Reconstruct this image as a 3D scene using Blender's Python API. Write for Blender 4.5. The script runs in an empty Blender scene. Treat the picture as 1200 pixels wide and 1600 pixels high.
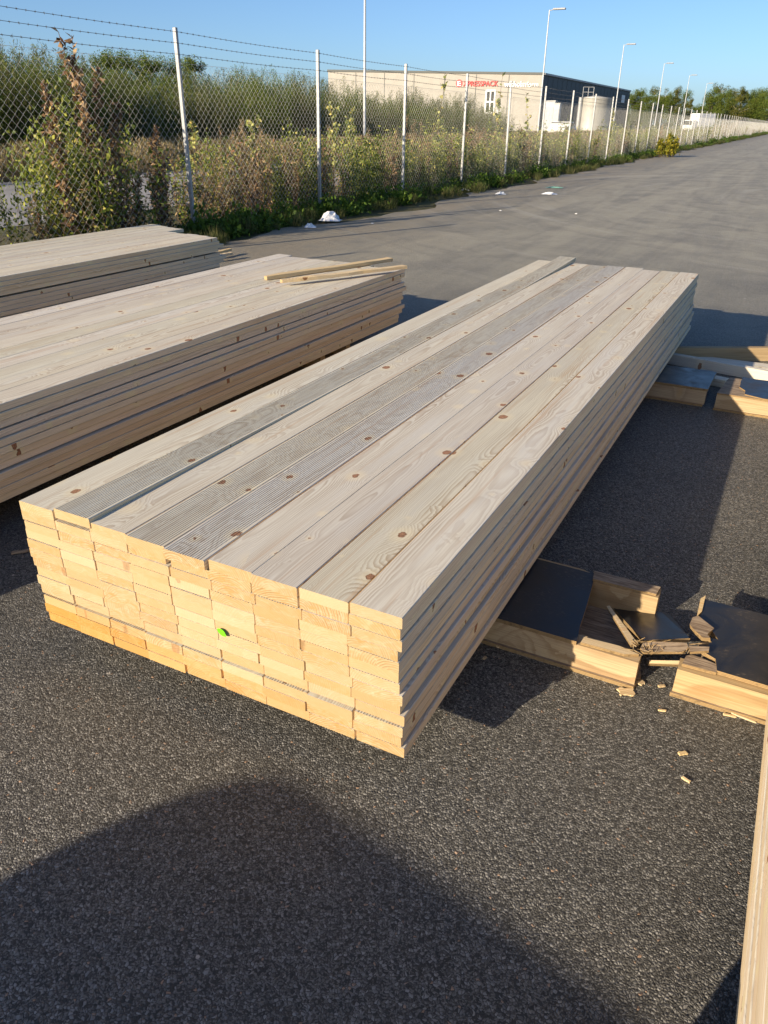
import bpy, math, random
import numpy as np
from math import sin, cos, tan, radians, pi, hypot, atan2
from mathutils import Vector, Matrix

random.seed(7); rng = np.random.default_rng(11)
scene = bpy.context.scene
col = scene.collection

# ------------------------------------------------------------------ camera
CAM_H, FPX, PITCH, ROLL = 1.34, 1191.2, 0.4752, 0.017
cp, sp = cos(PITCH), sin(PITCH)
FW = np.array([0, cp, -sp]); _up = np.array([0, sp, cp]); _rt = np.array([1.0, 0, 0])
RT = cos(ROLL)*_rt + sin(ROLL)*_up; UP = -sin(ROLL)*_rt + cos(ROLL)*_up
cam_d = bpy.data.cameras.new('camera'); cam = bpy.data.objects.new('camera', cam_d); col.objects.link(cam)
cam_d.sensor_fit = 'VERTICAL'; cam_d.sensor_height = 24.0; cam_d.lens = FPX/1600*24.0
cam_d.clip_start = 0.02; cam_d.clip_end = 6000
cam.matrix_world = Matrix(((RT[0], UP[0], -FW[0], 0), (RT[1], UP[1], -FW[1], 0), (RT[2], UP[2], -FW[2], CAM_H), (0, 0, 0, 1)))
scene.camera = cam
def ray(x, y): return FW*FPX + RT*(x-600) - UP*(y-800)
def px(x, y, z=0.0):                       # photo pixel -> point on the level z
    d = ray(x, y); return np.array([0, 0, CAM_H]) + d*((z-CAM_H)/d[2])
def pxr(x, y, r):                          # photo pixel -> point at horizontal distance r
    d = ray(x, y); return np.array([0, 0, CAM_H]) + d*(r/hypot(d[0], d[1]))

# ------------------------------------------------------------------ sky, sun, exposure
SUN_AZ, SUN_EL = radians(47.5), radians(19.0)      # direction the light travels (from +y towards +x)
world = bpy.data.worlds.new('World'); scene.world = world; world.use_nodes = True
wn = world.node_tree.nodes; wl = world.node_tree.links
sky = wn.new('ShaderNodeTexSky'); sky.sky_type = 'NISHITA'; sky.sun_disc = False
sky.sun_elevation = SUN_EL; sky.sun_rotation = SUN_AZ + pi
sky.altitude = 0; sky.air_density = 0.72; sky.dust_density = 1.0; sky.ozone_density = 6.0
wl.new(sky.outputs[0], wn['Background'].inputs[0]); wn['Background'].inputs[1].default_value = 0.113
sun_d = bpy.data.lights.new('sun', 'SUN'); sun_d.energy = 5.0; sun_d.angle = radians(0.53); sun_d.color = (1.0, 0.89, 0.73)
sun = bpy.data.objects.new('sun', sun_d); col.objects.link(sun)
SD = Vector((sin(SUN_AZ)*cos(SUN_EL), cos(SUN_AZ)*cos(SUN_EL), -sin(SUN_EL)))
sun.rotation_euler = SD.to_track_quat('-Z', 'Y').to_euler(); sun.location = (-20, -20, 15)
vs = scene.view_settings
vs.view_transform = 'Standard'; vs.look = 'None'; vs.gamma = 1; vs.use_curve_mapping = False; vs.exposure = 0.74
vs.use_white_balance = True; vs.white_balance_temperature = 7400; vs.white_balance_tint = 10
scene.cycles.max_bounces = 8; scene.cycles.diffuse_bounces = 6; scene.cycles.transparent_max_bounces = 8

# ------------------------------------------------------------------ helpers
def tag(o, label=None, cat=None, group=None, kind=None):
    if label: o['label'] = label
    if cat: o['category'] = cat
    if group: o['group'] = group
    if kind: o['kind'] = kind
    return o
def mesh_obj(name, me, parent=None, loc=None, rotz=None):
    o = bpy.data.objects.new(name, me); col.objects.link(o)
    if parent is not None: o.parent = parent
    if loc is not None: o.location = loc
    if rotz is not None: o.rotation_euler = (0, 0, rotz)
    return o
def empty(name, loc=(0, 0, 0), rotz=0, label=None, cat=None, group=None):
    o = bpy.data.objects.new(name, None); col.objects.link(o)
    o.location = loc; o.rotation_euler = (0, 0, rotz); o.empty_display_size = 0.1
    return tag(o, label, cat, group)
def mk_mesh(name, V, F, mats, mi=None, smooth=False):
    me = bpy.data.meshes.new(name)
    me.from_pydata([tuple(v) for v in V], [], [tuple(f) for f in F])
    for m in mats: me.materials.append(m)
    if mi is not None: me.polygons.foreach_set('material_index', np.asarray(mi, np.int32))
    if smooth: me.polygons.foreach_set('use_smooth', np.ones(len(me.polygons), bool))
    me.update(); return me
class QM:                                   # quick collector of quads for large meshes
    def __init__(s): s.V = []; s.F = []; s.M = []; s.n = 0
    def add(s, V, F, m=0):
        V = np.asarray(V, float).reshape(-1, 3); F = np.asarray(F, np.int64).reshape(-1, 4)
        s.V.append(V); s.F.append(F+s.n); s.M.append(np.full(len(F), m, np.int32)); s.n += len(V)
    def arrays(s): return np.concatenate(s.V), np.concatenate(s.F), np.concatenate(s.M)
    def mesh(s, name, mats, smooth=False):
        V, F, M = s.arrays(); me = bpy.data.meshes.new(name)
        me.vertices.add(len(V)); me.vertices.foreach_set('co', V.astype(np.float32).ravel())
        me.loops.add(F.size); me.loops.foreach_set('vertex_index', F.astype(np.int32).ravel())
        me.polygons.add(len(F)); me.polygons.foreach_set('loop_start', np.arange(0, F.size, 4, dtype=np.int32))
        me.polygons.foreach_set('material_index', M)
        if smooth: me.polygons.foreach_set('use_smooth', np.ones(len(F), bool))
        for m in mats: me.materials.append(m)
        me.update(calc_edges=True); return me
    def box(s, x0, x1, y0, y1, z0, z1, m=0):
        V = [(x0,y0,z0),(x1,y0,z0),(x1,y1,z0),(x0,y1,z0),(x0,y0,z1),(x1,y0,z1),(x1,y1,z1),(x0,y1,z1)]
        s.add(V, [(0,3,2,1),(4,5,6,7),(0,1,5,4),(1,2,6,5),(2,3,7,6),(3,0,4,7)], m)
    def tube(s, pts, r, n=4, m=0, cap=False):
        pts = np.asarray(pts, float); k = len(pts)
        r = np.broadcast_to(np.asarray(r, float), (k,))
        t = np.gradient(pts, axis=0); t /= np.linalg.norm(t, axis=1)[:, None]+1e-12
        ref = np.where(np.abs(t[:, 2:3]) > .9, np.array([[1., 0, 0]]), np.array([[0, 0, 1.]]))
        a = np.cross(t, ref); a /= np.linalg.norm(a, axis=1)[:, None]+1e-12; b = np.cross(t, a)
        ang = np.arange(n)*2*pi/n
        V = pts[:, None] + r[:, None, None]*(np.cos(ang)[None, :, None]*a[:, None] + np.sin(ang)[None, :, None]*b[:, None])
        i = np.arange(k-1)[:, None]*n; j = np.arange(n)[None]; j2 = (j+1) % n
        F = np.stack([i+j, i+j2, i+n+j2, i+n+j], -1).reshape(-1, 4)
        s.add(V.reshape(-1, 3), F, m)
        if cap and n == 4: s.add(V[-1], [(0, 1, 2, 3)], m); s.add(V[0], [(3, 2, 1, 0)], m)
    def leaves(s, P, D, L, W, m=0, fold=0.0):   # diamond leaves: base P, direction D
        P = np.asarray(P, float); n = len(P)
        D = D/(np.linalg.norm(D, axis=1)[:, None]+1e-9)
        R = rng.normal(size=(n, 3)); S = np.cross(D, R); S /= np.linalg.norm(S, axis=1)[:, None]+1e-9
        L = np.broadcast_to(L, (n,))[:, None]; W = np.broadcast_to(W, (n,))[:, None]
        mid = P + D*L*.45; up = np.cross(S, D)
        V = np.stack([P, mid+S*W*.5+up*W*fold, P+D*L, mid-S*W*.5+up*W*fold], 1)
        s.add(V.reshape(-1, 3), np.arange(4*n).reshape(-1, 4), m)
def box_mesh(name, dims, mat, bev=0.0, center=True):
    import bmesh
    bm = bmesh.new(); bmesh.ops.create_cube(bm, size=1.0)
    for v in bm.verts:
        v.co.x *= dims[0]; v.co.y *= dims[1]; v.co.z *= dims[2]
        if not center: v.co.z += dims[2]/2
    if bev: bmesh.ops.bevel(bm, geom=list(bm.edges), offset=bev, segments=1, affect='EDGES')
    me = bpy.data.meshes.new(name); bm.to_mesh(me); bm.free(); me.materials.append(mat); return me
def slab_mesh(name, outline, z0, z1, mats, top=0, side=1, jit=0.0):
    n = len(outline)
    V = [(x, y, z0) for x, y in outline] + [(x+random.uniform(-jit, jit), y+random.uniform(-jit, jit), z1) for x, y in outline]
    F = [tuple(range(n))[::-1], tuple(range(n, 2*n))]; M = [side, top]
    for i in range(n): j = (i+1) % n; F.append((i, j, n+j, n+i)); M.append(side)
    return mk_mesh(name, V, F, mats, M)

# ---------- node helper
class NT:
    def __init__(s, name):
        s.mat = bpy.data.materials.new(name); s.mat.use_nodes = True
        s.t = s.mat.node_tree; s.b = s.t.nodes['Principled BSDF']; s.out = s.t.nodes['Material Output']
    def n(s, typ, **kw):
        nd = s.t.nodes.new('ShaderNode'+typ)
        for k, v in kw.items():
            if k.startswith('i_'): nd.inputs[k[2:].replace('_', ' ')].default_value = v
            else: setattr(nd, k, v)
        return nd
    def l(s, a, b): s.t.links.new(a, b)
    def put(s, sock, v):
        if v is None: return
        if hasattr(v, 'is_linked') or isinstance(v, bpy.types.NodeSocket): s.l(v, sock)
        else: sock.default_value = v
    def math(s, op, a, b=None, c=None, clamp=False):
        nd = s.n('Math', operation=op, use_clamp=clamp)
        for i, v in enumerate((a, b, c)): s.put(nd.inputs[i], v)
        return nd.outputs[0]
    def vmath(s, op, a, b=None, scale=None):
        nd = s.n('VectorMath', operation=op); s.put(nd.inputs[0], a); s.put(nd.inputs[1], b)
        if scale is not None: s.put(nd.inputs['Scale'], scale)
        return nd.outputs['Value'] if op in ('LENGTH', 'DOT_PRODUCT', 'DISTANCE') else nd.outputs[0]
    def mix(s, f, a, b, bl='MIX'):
        nd = s.n('Mix', data_type='RGBA', blend_type=bl)
        s.put(nd.inputs[0], f)
        for sock, v in ((nd.inputs[6], a), (nd.inputs[7], b)):
            if isinstance(v, tuple) and len(v) == 3: v = (*v, 1)
            s.put(sock, v)
        return nd.outputs[2]
    def ss(s, v, a, b, lo=0.0, hi=1.0):     # smoothstep map
        nd = s.n('MapRange', interpolation_type='SMOOTHSTEP'); s.put(nd.inputs[0], v)
        for i, x in enumerate((a, b, lo, hi)): s.put(nd.inputs[i+1], x)
        return nd.outputs[0]
    def noise(s, vec, scale, detail=2, rough=.5, dist=0.0, col=False):
        nd = s.n('TexNoise'); s.put(nd.inputs['Vector'], vec); nd.inputs['Scale'].default_value = scale
        nd.inputs['Detail'].default_value = detail; nd.inputs['Roughness'].default_value = rough; nd.inputs['Distortion'].default_value = dist
        return nd.outputs['Color'] if col else nd.outputs['Fac']
    def xyz(s, v): nd = s.n('SeparateXYZ'); s.put(nd.inputs[0], v); return nd.outputs
    def comb(s, x, y, z):
        nd = s.n('CombineXYZ')
        for i, v in enumerate((x, y, z)): s.put(nd.inputs[i], v)
        return nd.outputs[0]
    def ramp(s, f, stops):
        nd = s.n('ValToRGB'); s.put(nd.inputs[0], f); e = nd.color_ramp.elements
        while len(e) < len(stops): e.new(0.5)
        for el, (p, c) in zip(e, stops): el.position = p; el.color = (*c, 1)
        return nd.outputs[0]
    def bump(s, h, strength, dist, normal=None):
        nd = s.n('Bump'); s.put(nd.inputs['Height'], h); nd.inputs['Strength'].default_value = strength
        nd.inputs['Distance'].default_value = dist
        if normal is not None: s.l(normal, nd.inputs['Normal'])
        return nd.outputs[0]
    def done(s, colr, rough=.6, normal=None, spec=.5, metal=0.0):
        s.put(s.b.inputs['Base Color'], (*colr, 1) if isinstance(colr, tuple) else colr)
        s.put(s.b.inputs['Roughness'], rough); s.b.inputs['Specular IOR Level'].default_value = spec
        s.b.inputs['Metallic'].default_value = metal
        if normal is not None: s.l(normal, s.b.inputs['Normal'])
        return s.mat
def plain(name, c, rough=.6, var=.15, scale=8, metal=0.0, spec=.5, bump=0.0):
    m = NT(name); P = m.n('TexCoord').outputs['Object']
    f = m.noise(P, scale, 5, .6)
    cc = m.mix(m.ss(f, .3, .7), tuple(x*(1-var) for x in c), tuple(min(1, x*(1+var)) for x in c))
    return m.done(cc, rough, m.bump(f, bump, .01) if bump else None, spec, metal)

# ---------- wood: growth rings round a pith, knots that push the rings aside
def wood(name, early, late, knot, end=False, ringw=.0037, weather=None, kdens=.62, fuzz=.5, contrast=1.0, kscale=1.0, kfreq=1.0):
    m = NT(name); P = m.n('TexCoord').outputs['Object']; oi = m.n('ObjectInfo'); rnd = oi.outputs['Random']
    wnz = m.n('TexWhiteNoise', noise_dimensions='1D'); m.l(rnd, wnz.inputs['W']); hz = m.xyz(wnz.outputs['Color'])
    p = m.xyz(P)
    X = m.math('MULTIPLY_ADD', rnd, 391.0, p[0])
    Yh = m.math('MULTIPLY_ADD', hz[0], 17.0, p[1])
    Zh = m.math('MULTIPLY_ADD', hz[1], 13.0, p[2])
    # knots
    sx, sy, sz = 4.4*kfreq, 8.0*kfreq, 5.0*kfreq
    S = m.comb(m.math('MULTIPLY', X, sx), m.math('MULTIPLY', Yh, sy), m.math('MULTIPLY', Zh, sz))
    vo = m.n('TexVoronoi', voronoi_dimensions='3D', feature='F1'); m.l(S, vo.inputs['Vector']); vo.inputs['Scale'].default_value = 1
    df = m.vmath('MULTIPLY', m.vmath('SUBTRACT', S, vo.outputs['Position']), (0.72/sx, 1/sy, .30/sz))
    wob = m.noise(m.comb(m.math('MULTIPLY', X, 1.0), p[1], p[2]), 90, 2)
    d = m.math('ADD', m.vmath('LENGTH', df), m.math('MULTIPLY_ADD', wob, .009, -.0045))
    kc = m.xyz(vo.outputs['Color'])
    R = m.math('MULTIPLY_ADD', m.math('POWER', kc[0], 1.5), .0165*kscale, .0036*kscale)
    on = m.math('LESS_THAN', kc[1], kdens)
    dn = m.math('DIVIDE', d, R)
    g = m.math('MULTIPLY', m.math('POWER', 2.718, m.math('MULTIPLY', m.math('MULTIPLY', dn, dn), -.075)), on)
    # rings
    wa = m.noise(m.comb(m.math('MULTIPLY', X, .9), m.math('MULTIPLY', Yh, 3.0), m.math('MULTIPLY', Zh, 3.0)), 1.0, 2, .5, col=True)
    w = m.xyz(m.vmath('SUBTRACT', wa, (.5, .5, .5)))
    wb = m.noise(m.comb(m.math('MULTIPLY', X, 7.0), m.math('MULTIPLY', Yh, 26.0), m.math('MULTIPLY', Zh, 26.0)), 1.0, 2, .5)
    py = m.math('MULTIPLY_ADD', m.math('SUBTRACT', hz[0], .5), .13, m.math('MULTIPLY', w[0], .045))
    pz = m.math('ADD', m.math('MULTIPLY_ADD', hz[1], -.085, -.012), m.math('MULTIPLY', w[1], .055))
    dy = m.math('SUBTRACT', p[1], py); dz = m.math('SUBTRACT', p[2], pz)
    r = m.math('SQRT', m.math('ADD', m.math('MULTIPLY', dy, dy), m.math('MULTIPLY', dz, dz)))
    r = m.math('ADD', r, m.math('MULTIPLY', m.math('MULTIPLY', g, R), 1.5))
    r = m.math('ADD', r, m.math('MULTIPLY_ADD', wb, .0052, -.0026))
    t = m.math('DIVIDE', r, ringw)
    t = m.math('ADD', t, m.math('MULTIPLY', m.noise(m.comb(r, hz[2], 0.0), 120, 1), 1.2))
    fr = m.math('FRACT', t)
    lw = m.math('MULTIPLY', m.ss(fr, .25, .9), m.ss(fr, 1.0, .93))
    ringamp = m.ss(m.noise(m.comb(m.math('MULTIPLY', X, 2.0), m.math('MULTIPLY', Yh, 12.0), m.math('MULTIPLY', Zh, 12.0)), 1.0, 2), .3, .7, .35, 1.0)
    lw = m.math('MULTIPLY', m.math('MULTIPLY', lw, ringamp), contrast)
    c = m.mix(lw, early, late)
    # fibre streaks
    fib = m.noise(m.comb(m.math('MULTIPLY', X, 5.0), m.math('MULTIPLY', Yh, 260.0), m.math('MULTIPLY', Zh, 260.0)), 1.0, 3, .6)
    blot = m.noise(m.comb(m.math('MULTIPLY', X, 1.3), m.math('MULTIPLY', Yh, 14.0), m.math('MULTIPLY', Zh, 14.0)), 1.0, 4, .6)
    if end:
        blot = m.noise(m.comb(m.math('MULTIPLY', X, 9.0), m.math('MULTIPLY', Yh, 32.0), m.math('MULTIPLY', Zh, 60.0)), 1.0, 4, .65, 1.2)
        c = m.mix(m.ss(blot, .45, .66, 0, .9), c, tuple(x*k for x, k in zip(early, (.95, .70, .46))))
        c = m.mix(m.ss(blot, .44, .30, 0, .8), c, tuple(min(.93, x*k) for x, k in zip(early, (1.10, 1.17, 1.35))))
        c = m.mix(m.math('MULTIPLY', hz[2], .85), c, m.mix(hz[0], tuple(min(.9, x*q_) for x, q_ in zip(early, (1.12, 1.2, 1.35))), tuple(x*q_ for x, q_ in zip(early, (.92, .80, .66)))))
        saw = m.noise(m.comb(m.math('MULTIPLY', p[2], 1.0), m.math('MULTIPLY', p[1], 1.0), 0.0), 900, 2)
        c = m.mix(m.ss(saw, .3, .7, 0, .22), c, tuple(x*.6 for x in early))
    else:
        c = m.mix(m.ss(fib, .35, .75, 0, fuzz), c, tuple(x*.72 for x in late))
        stk = m.noise(m.comb(m.math('MULTIPLY', X, 1.1), m.math('MULTIPLY', Yh, 46.0), m.math('MULTIPLY', Zh, 30.0)), 1.0, 3, .55, .4)
        c = m.mix(m.ss(stk, .55, .72, 0, .65), c, tuple(x*q_ for x, q_ in zip(late, (1.12, .98, .86))))
        if weather:
            c = m.mix(m.ss(blot, .45, .75, 0, .6), c, weather[0])
            c = m.mix(m.ss(blot, .45, .25, 0, .5), c, weather[1])
        hv = m.n('HueSaturation'); hv.inputs['Hue'].default_value = .5
        m.put(hv.inputs['Saturation'], m.math('MULTIPLY_ADD', hz[2], .22, .82)); m.put(hv.inputs['Value'], m.math('MULTIPLY_ADD', hz[1], .10, .94))
        m.l(c, hv.inputs['Color']); c = hv.outputs[0]
        # resin halo and knot
        c = m.mix(m.math('MULTIPLY', m.math('MULTIPLY', m.ss(dn, 3.2, 1.0), on), .6), c, tuple(min(.8, x*k) for x, k in zip(early, (1.06, .98, .84))))
    kr = m.math('FRACT', m.math('MULTIPLY', dn, 3.2))
    kcol = m.mix(m.math('MULTIPLY', kr, .6), knot, tuple(x*.5 for x in knot))
    kcol = m.mix(m.math('MULTIPLY', m.ss(dn, .70, 1.0), m.ss(wob, .35, .6)), kcol, tuple(x*.30 for x in knot))
    kcol = m.mix(m.ss(m.noise(P, 260, 3), .45, .7, 0, .6), kcol, tuple(min(.6, x*1.9) for x in knot))
    kf = m.math('MULTIPLY', m.ss(dn, 1.08, .95), on)
    c = m.mix(m.math('MULTIPLY', kf, .45 if end else .92), c, kcol)
    c = m.mix(1.0, c, oi.outputs['Color'], 'MULTIPLY')
    h = m.math('ADD', m.math('MULTIPLY', lw, .6), fib)
    return m.done(c, .72 if not end else .85, m.bump(h, .35, .0006), .12)

M = {}
M['board'] = wood('planed_pine', (.675, .635, .525), (.45, .365, .27), (.33, .155, .085), weather=((.60, .585, .53), (.69, .63, .50)), kdens=.80, kfreq=1.3, kscale=.72, fuzz=.32)
M['edge'] = wood('fresh_edge_shade_lift', (.88, .715, .48), (.64, .46, .265), (.34, .13, .06), weather=((.78, .62, .42), (.90, .74, .50)), kdens=.95, kscale=.52, kfreq=1.9)  # less weathered edge tone, with fill light for the shaded sides painted in
M['end'] = wood('pine_end_grain', (.445, .345, .205), (.27, .168, .07), (.25, .11, .05), end=True, ringw=.0056, contrast=1.05)
M['beam'] = wood('rough_timber', (.47, .35, .20), (.31, .20, .10), (.16, .07, .03), ringw=.006)
M['split'] = wood('splintered_wood', (.42, .30, .16), (.20, .12, .06), (.12, .06, .03), ringw=.003, fuzz=.9)

def film_ply():
    m = NT('film_faced_plywood'); P = m.n('TexCoord').outputs['Object']
    a = m.noise(P, 7, 5, .65, .8); s = m.noise(m.vmath('MULTIPLY', P, (60, 260, 60)), 1.0, 3, .7)
    scr = m.math('MULTIPLY', m.ss(s, .55, .68), m.ss(a, .46, .62))
    c = m.mix(m.ss(a, .35, .7), (.010, .012, .015), (.030, .028, .027))
    c = m.mix(m.math('MULTIPLY', scr, .5), c, (.22, .17, .12))
    return m.done(c, m.ss(a, .3, .7, .30, .55), m.bump(a, .2, .004), .5)
M['ply'] = film_ply()
def ply_edge():
    m = NT('plywood_edge'); P = m.n('TexCoord').outputs['Object']; z = m.xyz(P)[2]
    f = m.math('FRACT', m.math('MULTIPLY', z, 260.0)); n = m.noise(P, 90, 3)
    c = m.mix(m.ss(f, .4, .6), (.36, .25, .13), (.20, .13, .06)); c = m.mix(m.ss(n, .5, .8, 0, .7), c, (.10, .07, .04))
    return m.done(c, .85, None, .2)
M['plyedge'] = ply_edge()
def grey_wood():
    m = NT('torn_ply_veneer'); P = m.n('TexCoord').outputs['Object']
    f = m.noise(m.vmath('MULTIPLY', P, (14, 120, 40)), 1.0, 4, .7)
    c = m.mix(m.ss(f, .3, .7), (.16, .11, .075), (.40, .31, .22))
    return m.done(c, .9, m.bump(f, .6, .003), .2)
M['torn'] = grey_wood()

FA_ = 1.1215
def asphalt(name, base, far=False):
    m = NT(name); P = m.n('TexCoord').outputs['Object']
    q = m.xyz(P)
    warp = m.vmath('ADD', P, m.vmath('SCALE', m.vmath('SUBTRACT', m.noise(P, 55, 2, col=True), (.5, .5, .5)), None, .012))
    v1 = m.n('TexVoronoi', voronoi_dimensions='2D', feature='F1'); m.l(warp, v1.inputs['Vector']); v1.inputs['Scale'].default_value = 175
    v2 = m.n('TexVoronoi', voronoi_dimensions='2D', feature='F1'); m.l(warp, v2.inputs['Vector']); v2.inputs['Scale'].default_value = 390
    e1 = m.n('TexVoronoi', voronoi_dimensions='2D', feature='DISTANCE_TO_EDGE'); m.l(warp, e1.inputs['Vector']); e1.inputs['Scale'].default_value = 175
    k = m.xyz(v1.outputs['Color']); k2 = m.xyz(v2.outputs['Color'])
    # large patches: dust, wear, damp
    big = m.noise(m.vmath('MULTIPLY', P, (1, 1, 1)), .35, 5, .6, .6)
    ca, sa = cos(FA_), sin(FA_)
    ua = m.math('ADD', m.math('MULTIPLY', q[0], ca), m.math('MULTIPLY', q[1], sa)); wa = m.math('ADD', m.math('MULTIPLY', q[0], -sa), m.math('MULTIPLY', q[1], ca))
    along = m.noise(m.comb(m.math('MULTIPLY', ua, .10), m.math('MULTIPLY', wa, 1.3), 0.0), 1.0, 5, .65, 1.6)
    mott = m.noise(P, 1.1, 5, .7, 1.0)
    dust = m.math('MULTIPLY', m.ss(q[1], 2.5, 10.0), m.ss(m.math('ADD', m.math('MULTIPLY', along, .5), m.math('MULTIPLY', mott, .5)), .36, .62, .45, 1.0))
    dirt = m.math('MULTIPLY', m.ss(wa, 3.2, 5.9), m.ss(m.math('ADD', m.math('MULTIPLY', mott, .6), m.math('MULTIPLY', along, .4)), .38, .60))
    bind = m.mix(m.ss(big, .3, .7), tuple(x*.72 for x in base), tuple(x*1.18 for x in base))
    stone = m.mix(m.math('POWER', k[1], 2.2), tuple(x*.95 for x in base), (.32, .315, .30))
    stone = m.mix(m.math('GREATER_THAN', k[2], .985), stone, (.40, .27, .19))
    edge = m.ss(e1.outputs['Distance'], .05, .16)
    pick = m.math('MULTIPLY', m.math('LESS_THAN', k[0], .74), edge)
    c = m.mix(pick, tuple(x*.56 for x in base), stone)
    c = m.mix(m.math('MULTIPLY', m.math('LESS_THAN', k2[0], .25), .55), c, tuple(x*2.6 for x in base))
    c = m.mix(1.0, c, m.mix(m.ss(big, .3, .7), (.80, .80, .80), (1.18, 1.15, 1.10)), 'MULTIPLY')
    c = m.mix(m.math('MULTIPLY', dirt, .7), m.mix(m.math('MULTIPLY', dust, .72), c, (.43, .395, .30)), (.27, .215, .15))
    pc = m.vmath('SUBTRACT', P, (13.0, 15.5, 0.0)); rr = m.vmath('LENGTH', pc); pq_ = m.xyz(pc); an = m.math('ARCTAN2', pq_[1], pq_[0])
    tyre = m.noise(m.comb(m.math('MULTIPLY', rr, 2.6), m.math('MULTIPLY', an, 1.1), 0.0), 1.0, 4, .6, .3)
    c = m.mix(m.math('MULTIPLY', m.ss(tyre, .52, .70, 0, .22), m.ss(q[1], 5.0, 9.0)), c, (.12, .11, .10))
    c = m.mix(m.math('MULTIPLY', m.ss(tyre, .46, .30, 0, .25), m.ss(q[1], 5.0, 9.0)), c, (.50, .47, .41))
    crk = m.n('TexVoronoi', voronoi_dimensions='2D', feature='DISTANCE_TO_EDGE'); m.l(m.vmath('ADD', P, m.vmath('SCALE', m.noise(P, 2.5, 4, col=True), None, .5)), crk.inputs['Vector']); crk.inputs['Scale'].default_value = .22
    fleck = m.n('TexVoronoi', voronoi_dimensions='2D', feature='F1'); m.l(P, fleck.inputs['Vector']); fleck.inputs['Scale'].default_value = 2.2
    fk = m.xyz(fleck.outputs['Color'])
    c = m.mix(m.math('MULTIPLY', m.math('LESS_THAN', fleck.outputs['Distance'], m.math('MULTIPLY', fk[0], .028)), m.math('GREATER_THAN', fk[1], .55)), c, (.45, .41, .36))
    dome = m.math('SUBTRACT', 1.0, m.math('MULTIPLY', v1.outputs['Distance'], 1.4), clamp=True)
    h = m.math('MULTIPLY', m.math('MULTIPLY', dome, edge), m.math('MULTIPLY_ADD', k[0], -.9, 1.2))
    h = m.math('ADD', h, m.math('MULTIPLY', m.math('MULTIPLY', v2.outputs['Distance'], k2[1]), -.5))
    nrm = m.bump(h, 1.0, .0026)
    nrm = m.bump(m.noise(P, 14, 4, .6), .35, .012, nrm)
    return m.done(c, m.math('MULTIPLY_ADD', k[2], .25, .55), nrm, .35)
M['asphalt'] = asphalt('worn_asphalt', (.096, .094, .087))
M['strip'] = plain('grey_service_road', (.27, .26, .25), .9, .2, .6)
def earth():
    m = NT('rough_earth'); P = m.n('TexCoord').outputs['Object']
    a = m.noise(P, .5, 6, .65); b = m.noise(P, 9, 5, .7)
    c = m.mix(m.ss(a, .35, .65), (.10, .085, .05), (.085, .095, .035)); c = m.mix(m.ss(b, .4, .75, 0, .6), c, (.17, .135, .085))
    return m.done(c, .95, m.bump(b, .7, .05), .2)
M['earth'] = earth()
def galv():
    m = NT('galvanised_steel'); P = m.n('TexCoord').outputs['Object']
    v = m.n('TexVoronoi'); m.l(P, v.inputs['Vector']); v.inputs['Scale'].default_value = 60
    a = m.noise(P, 5, 4, .6)
    c = m.mix(v.outputs['Distance'], (.40, .41, .41), (.28, .29, .30)); c = m.mix(m.ss(a, .5, .8, 0, .5), c, (.27, .26, .24))
    return m.done(c, .55, None, .5, .35)
M['galv'] = galv()
M['wire'] = plain('galvanised_wire', (.61, .61, .58), .45, .10, 20, .2)
M['barb'] = plain('weathered_barbed_wire', (.13, .13, .13), .6, .2, 30, .3)
def leafm(name, stops, trans=.35, rough=.6):
    m = NT(name); ri = m.n('NewGeometry').outputs['Random Per Island']
    c = m.ramp(ri, stops); m.done(c, rough, None, .25)
    tr = m.n('BsdfTranslucent'); m.l(c, tr.inputs[0]); mx = m.n('MixShader'); mx.inputs[0].default_value = trans
    m.l(m.b.outputs[0], mx.inputs[1]); m.l(tr.outputs[0], mx.inputs[2]); m.l(mx.outputs[0], m.out.inputs[0])
    return m.mat
M['willow'] = leafm('willow_leaves', [(0, (0.048, 0.085, 0.013)), (.35, (0.081, 0.127, 0.018)), (.7, (0.130, 0.176, 0.030)), (.92, (0.184, 0.211, 0.036)), (1, (0.258, 0.254, 0.040))])
M['willow2'] = leafm('grey_willow_leaves', [(0, (0.057, 0.077, 0.024)), (.4, (0.098, 0.122, 0.040)), (.8, (0.155, 0.175, 0.061)), (1, (0.230, 0.225, 0.077))])
M['birch'] = leafm('birch_leaves', [(0, (0.046, 0.068, 0.014)), (.5, (0.085, 0.108, 0.022)), (.85, (0.169, 0.162, 0.033)), (1, (0.338, 0.257, 0.044))])
M['dryleaf'] = leafm('dry_weed_leaves', [(0, (0.080, 0.050, 0.029)), (.4, (0.203, 0.123, 0.065)), (.7, (0.348, 0.231, 0.130)), (.9, (0.522, 0.378, 0.208)), (1, (0.348, 0.126, 0.065))], .25, .85)
M['greenleaf'] = leafm('weed_leaves', [(0, (0.049, 0.079, 0.014)), (.4, (0.121, 0.175, 0.026)), (.75, (0.259, 0.297, 0.048)), (.92, (0.518, 0.525, 0.120)), (1, (0.648, 0.542, 0.156))], .4)
M['paleleaf'] = leafm('pale_yellow_leaves', [(0, (0.119, 0.159, 0.036)), (.4, (0.290, 0.331, 0.096)), (.75, (0.554, 0.561, 0.204)), (1, (0.634, 0.475, 0.120))], .4)
M['lush'] = leafm('fresh_green_leaves', [(0, (0.039, 0.081, 0.012)), (.5, (0.077, 0.150, 0.020)), (1, (0.165, 0.250, 0.040))], .4)
M['yellowbush'] = leafm('yellow_green_leaves', [(0, (.12, .15, .02)), (.5, (.27, .26, .03)), (1, (.42, .33, .04))], .4)
M['grass'] = leafm('grass_blades', [(0, (.035, .055, .014)), (.55, (.08, .105, .03)), (.85, (.17, .16, .06)), (1, (.30, .25, .13))], .35)
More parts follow.
